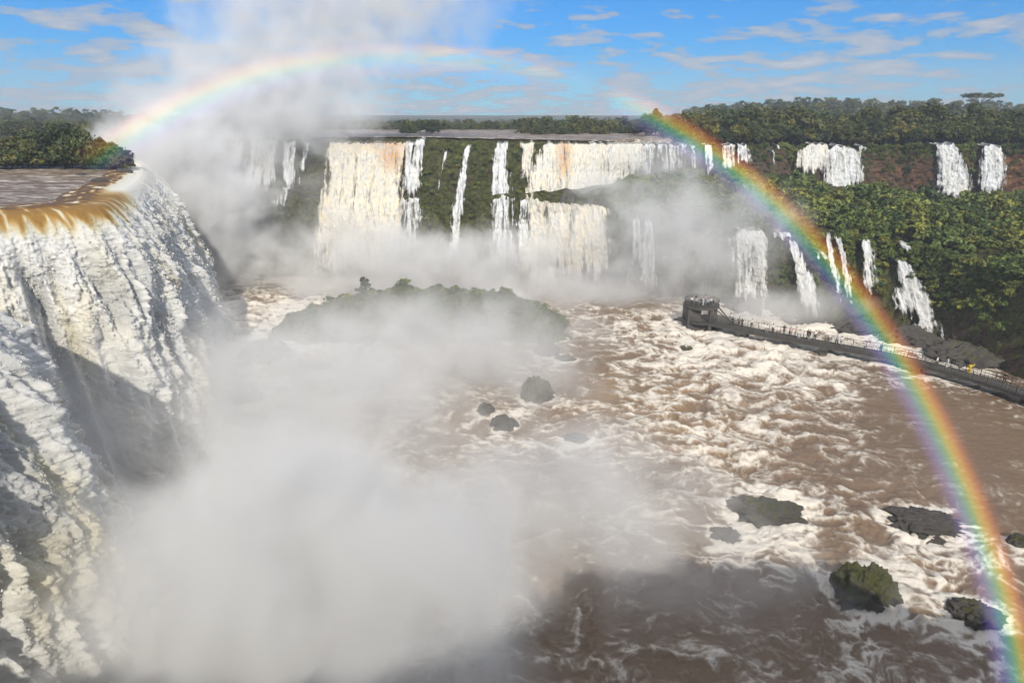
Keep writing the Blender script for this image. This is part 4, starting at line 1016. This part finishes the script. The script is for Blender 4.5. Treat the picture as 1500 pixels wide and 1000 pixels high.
mist(420, 660, 68, (31, 25, 23), .085, 'huge grey spray cloud in the gorge right of the near waterfall', g=-.1, k=4.5)
mist(640, 540, 90, (36, 20, 19), .075, 'grey spray drifting across the misty island', g=-.1, k=4.5)
mist(430, 900, 35, (24, 16, 19), .20, 'shadowed blue grey spray at the bottom of the gorge', g=-.1)
mist(235, 520, 84, (14, 24, 16), .065, 'spray at the foot of the near waterfall')
mist(120, 760, 46, (12, 15, 16), .05, 'thin spray clinging to the near lobe of the waterfall')
mist(60, 600, 58, (14, 10, 14), .05, 'thin spray hanging in the hollow of the near waterfall')
mist(800, 800, 52, (32, 18, 16), .085, 'thin spray veil over the shaded rapids', g=-.1, k=4.5)
mist(1120, 920, 45, (30, 12, 9), .085, 'faint spray drifting low over the shaded rapids at the lower right', g=-.05, k=4.5)
# rainbow: an arc of coloured light standing in the spray, 42 degrees about the point opposite the sun
def rainbow():
    c = -SUN; e1 = np.cross(c, [0, 0, 1.]); e1 /= np.linalg.norm(e1); e2 = np.cross(e1, c)
    npn, nr = 260, 24
    # phi measured from 'up' round the axis, + to the right
    ph = np.radians(np.linspace(-48, 112, npn)); ra = np.radians(np.linspace(-1.7, 1.5, nr))
    Vv = []; Cc = []
    for p_ in ph:
        rc_ = R(np.interp(math.degrees(p_), [-48,-35,-28,-20,0,12,30,45,58,72,80,87,94,101,112], [39.9,40.54,40.94,41.35,41.5,41.6,41.3,40.95,40.6,40.7,40.9,41.2,41.65,42.2,43.0]))
        dcen = c*math.cos(R(41.5)) + (e2*math.cos(p_) + e1*math.sin(p_))*math.sin(R(41.5))
        Rg = np.interp(math.degrees(p_), [-62, -35, 0, 30, 60, 92, 112], [118, 118, 108, 100, 70, 40, 36])
        for a_ in ra:
            a0_, a_ = a_, a_ + rc_
            d_ = c*math.cos(a_) + (e2*math.cos(p_) + e1*math.sin(p_))*math.sin(a_)
            Vv.append(d_*Rg + np.array([0, 0, H]))
            Cc.append((math.degrees(a0_), math.degrees(p_)))
    return np.array(Vv), np.array(Cc), npn, nr
Vv, Cc, npn, nr = rainbow()
m, nt = newmat('rainbow_light')
q = attr(nt, 'band')
rc = ramp(nt, [(0, (0,0,0)), (.10, (.03,.02,.07)), (.26, (.14,.12,.36)), (.38, (.10,.30,.42)), (.50, (.14,.48,.24)), (.60, (.55,.52,.07)), (.70, (.72,.36,.03)), (.80, (.50,.13,.02)), (.90, (.12,.02,.005)), (1, (0,0,0))], q)
em = nt.nodes.new('ShaderNodeEmission'); nt.links.new(rc.outputs[0], em.inputs[0]); nt.links.new(mathn(nt, 'MULTIPLY', attr(nt, 'strength'), .62), em.inputs[1])
tr = nt.nodes.new('ShaderNodeBsdfTransparent'); ad = nt.nodes.new('ShaderNodeAddShader'); o_ = nt.nodes.new('ShaderNodeOutputMaterial')
nt.links.new(em.outputs[0], ad.inputs[0]); nt.links.new(tr.outputs[0], ad.inputs[1]); nt.links.new(ad.outputs[0], o_.inputs[0])
sg = np.interp(Cc[:, 1], RB[0], RB[1])
tag(obj('rainbow', mesh('rainbow', Vv, grid_faces(npn, nr), m, {'band': (Cc[:, 0]+1.7)/3.2, 'strength': sg})), 'broad rainbow arching from the near forest islet over the sky and down to the rapids', 'rainbow')
# thin air over everything
m, nt = newmat('air'); v = nt.nodes.new('ShaderNodeVolumePrincipled'); v.inputs['Color'].default_value = (.80,.88,1,1); v.inputs['Density'].default_value = HAZE
o_ = nt.nodes.new('ShaderNodeOutputMaterial'); nt.links.new(v.outputs[0], o_.inputs['Volume'])
mb = MB(); mb.box((0, 0, 0), (2, 2, 2)); hz = obj('haze', mb.mesh('haze', m), loc=(0, 820, 62)); hz.scale = (1300, 1000, 84)
tag(hz, 'thin pale air over the whole gorge', kind='stuff')
sc.cycles.volume_bounces = 3; sc.cycles.max_bounces = 6; sc.cycles.diffuse_bounces = 2; sc.cycles.transparent_max_bounces = 24
sc.cycles.use_denoising = True; sc.cycles.denoiser = 'OPENIMAGEDENOISE'
sc.cycles.use_adaptive_sampling = True; sc.cycles.adaptive_threshold = .03; sc.cycles.adaptive_min_samples = 16
sc.cycles.volume_max_steps = 256
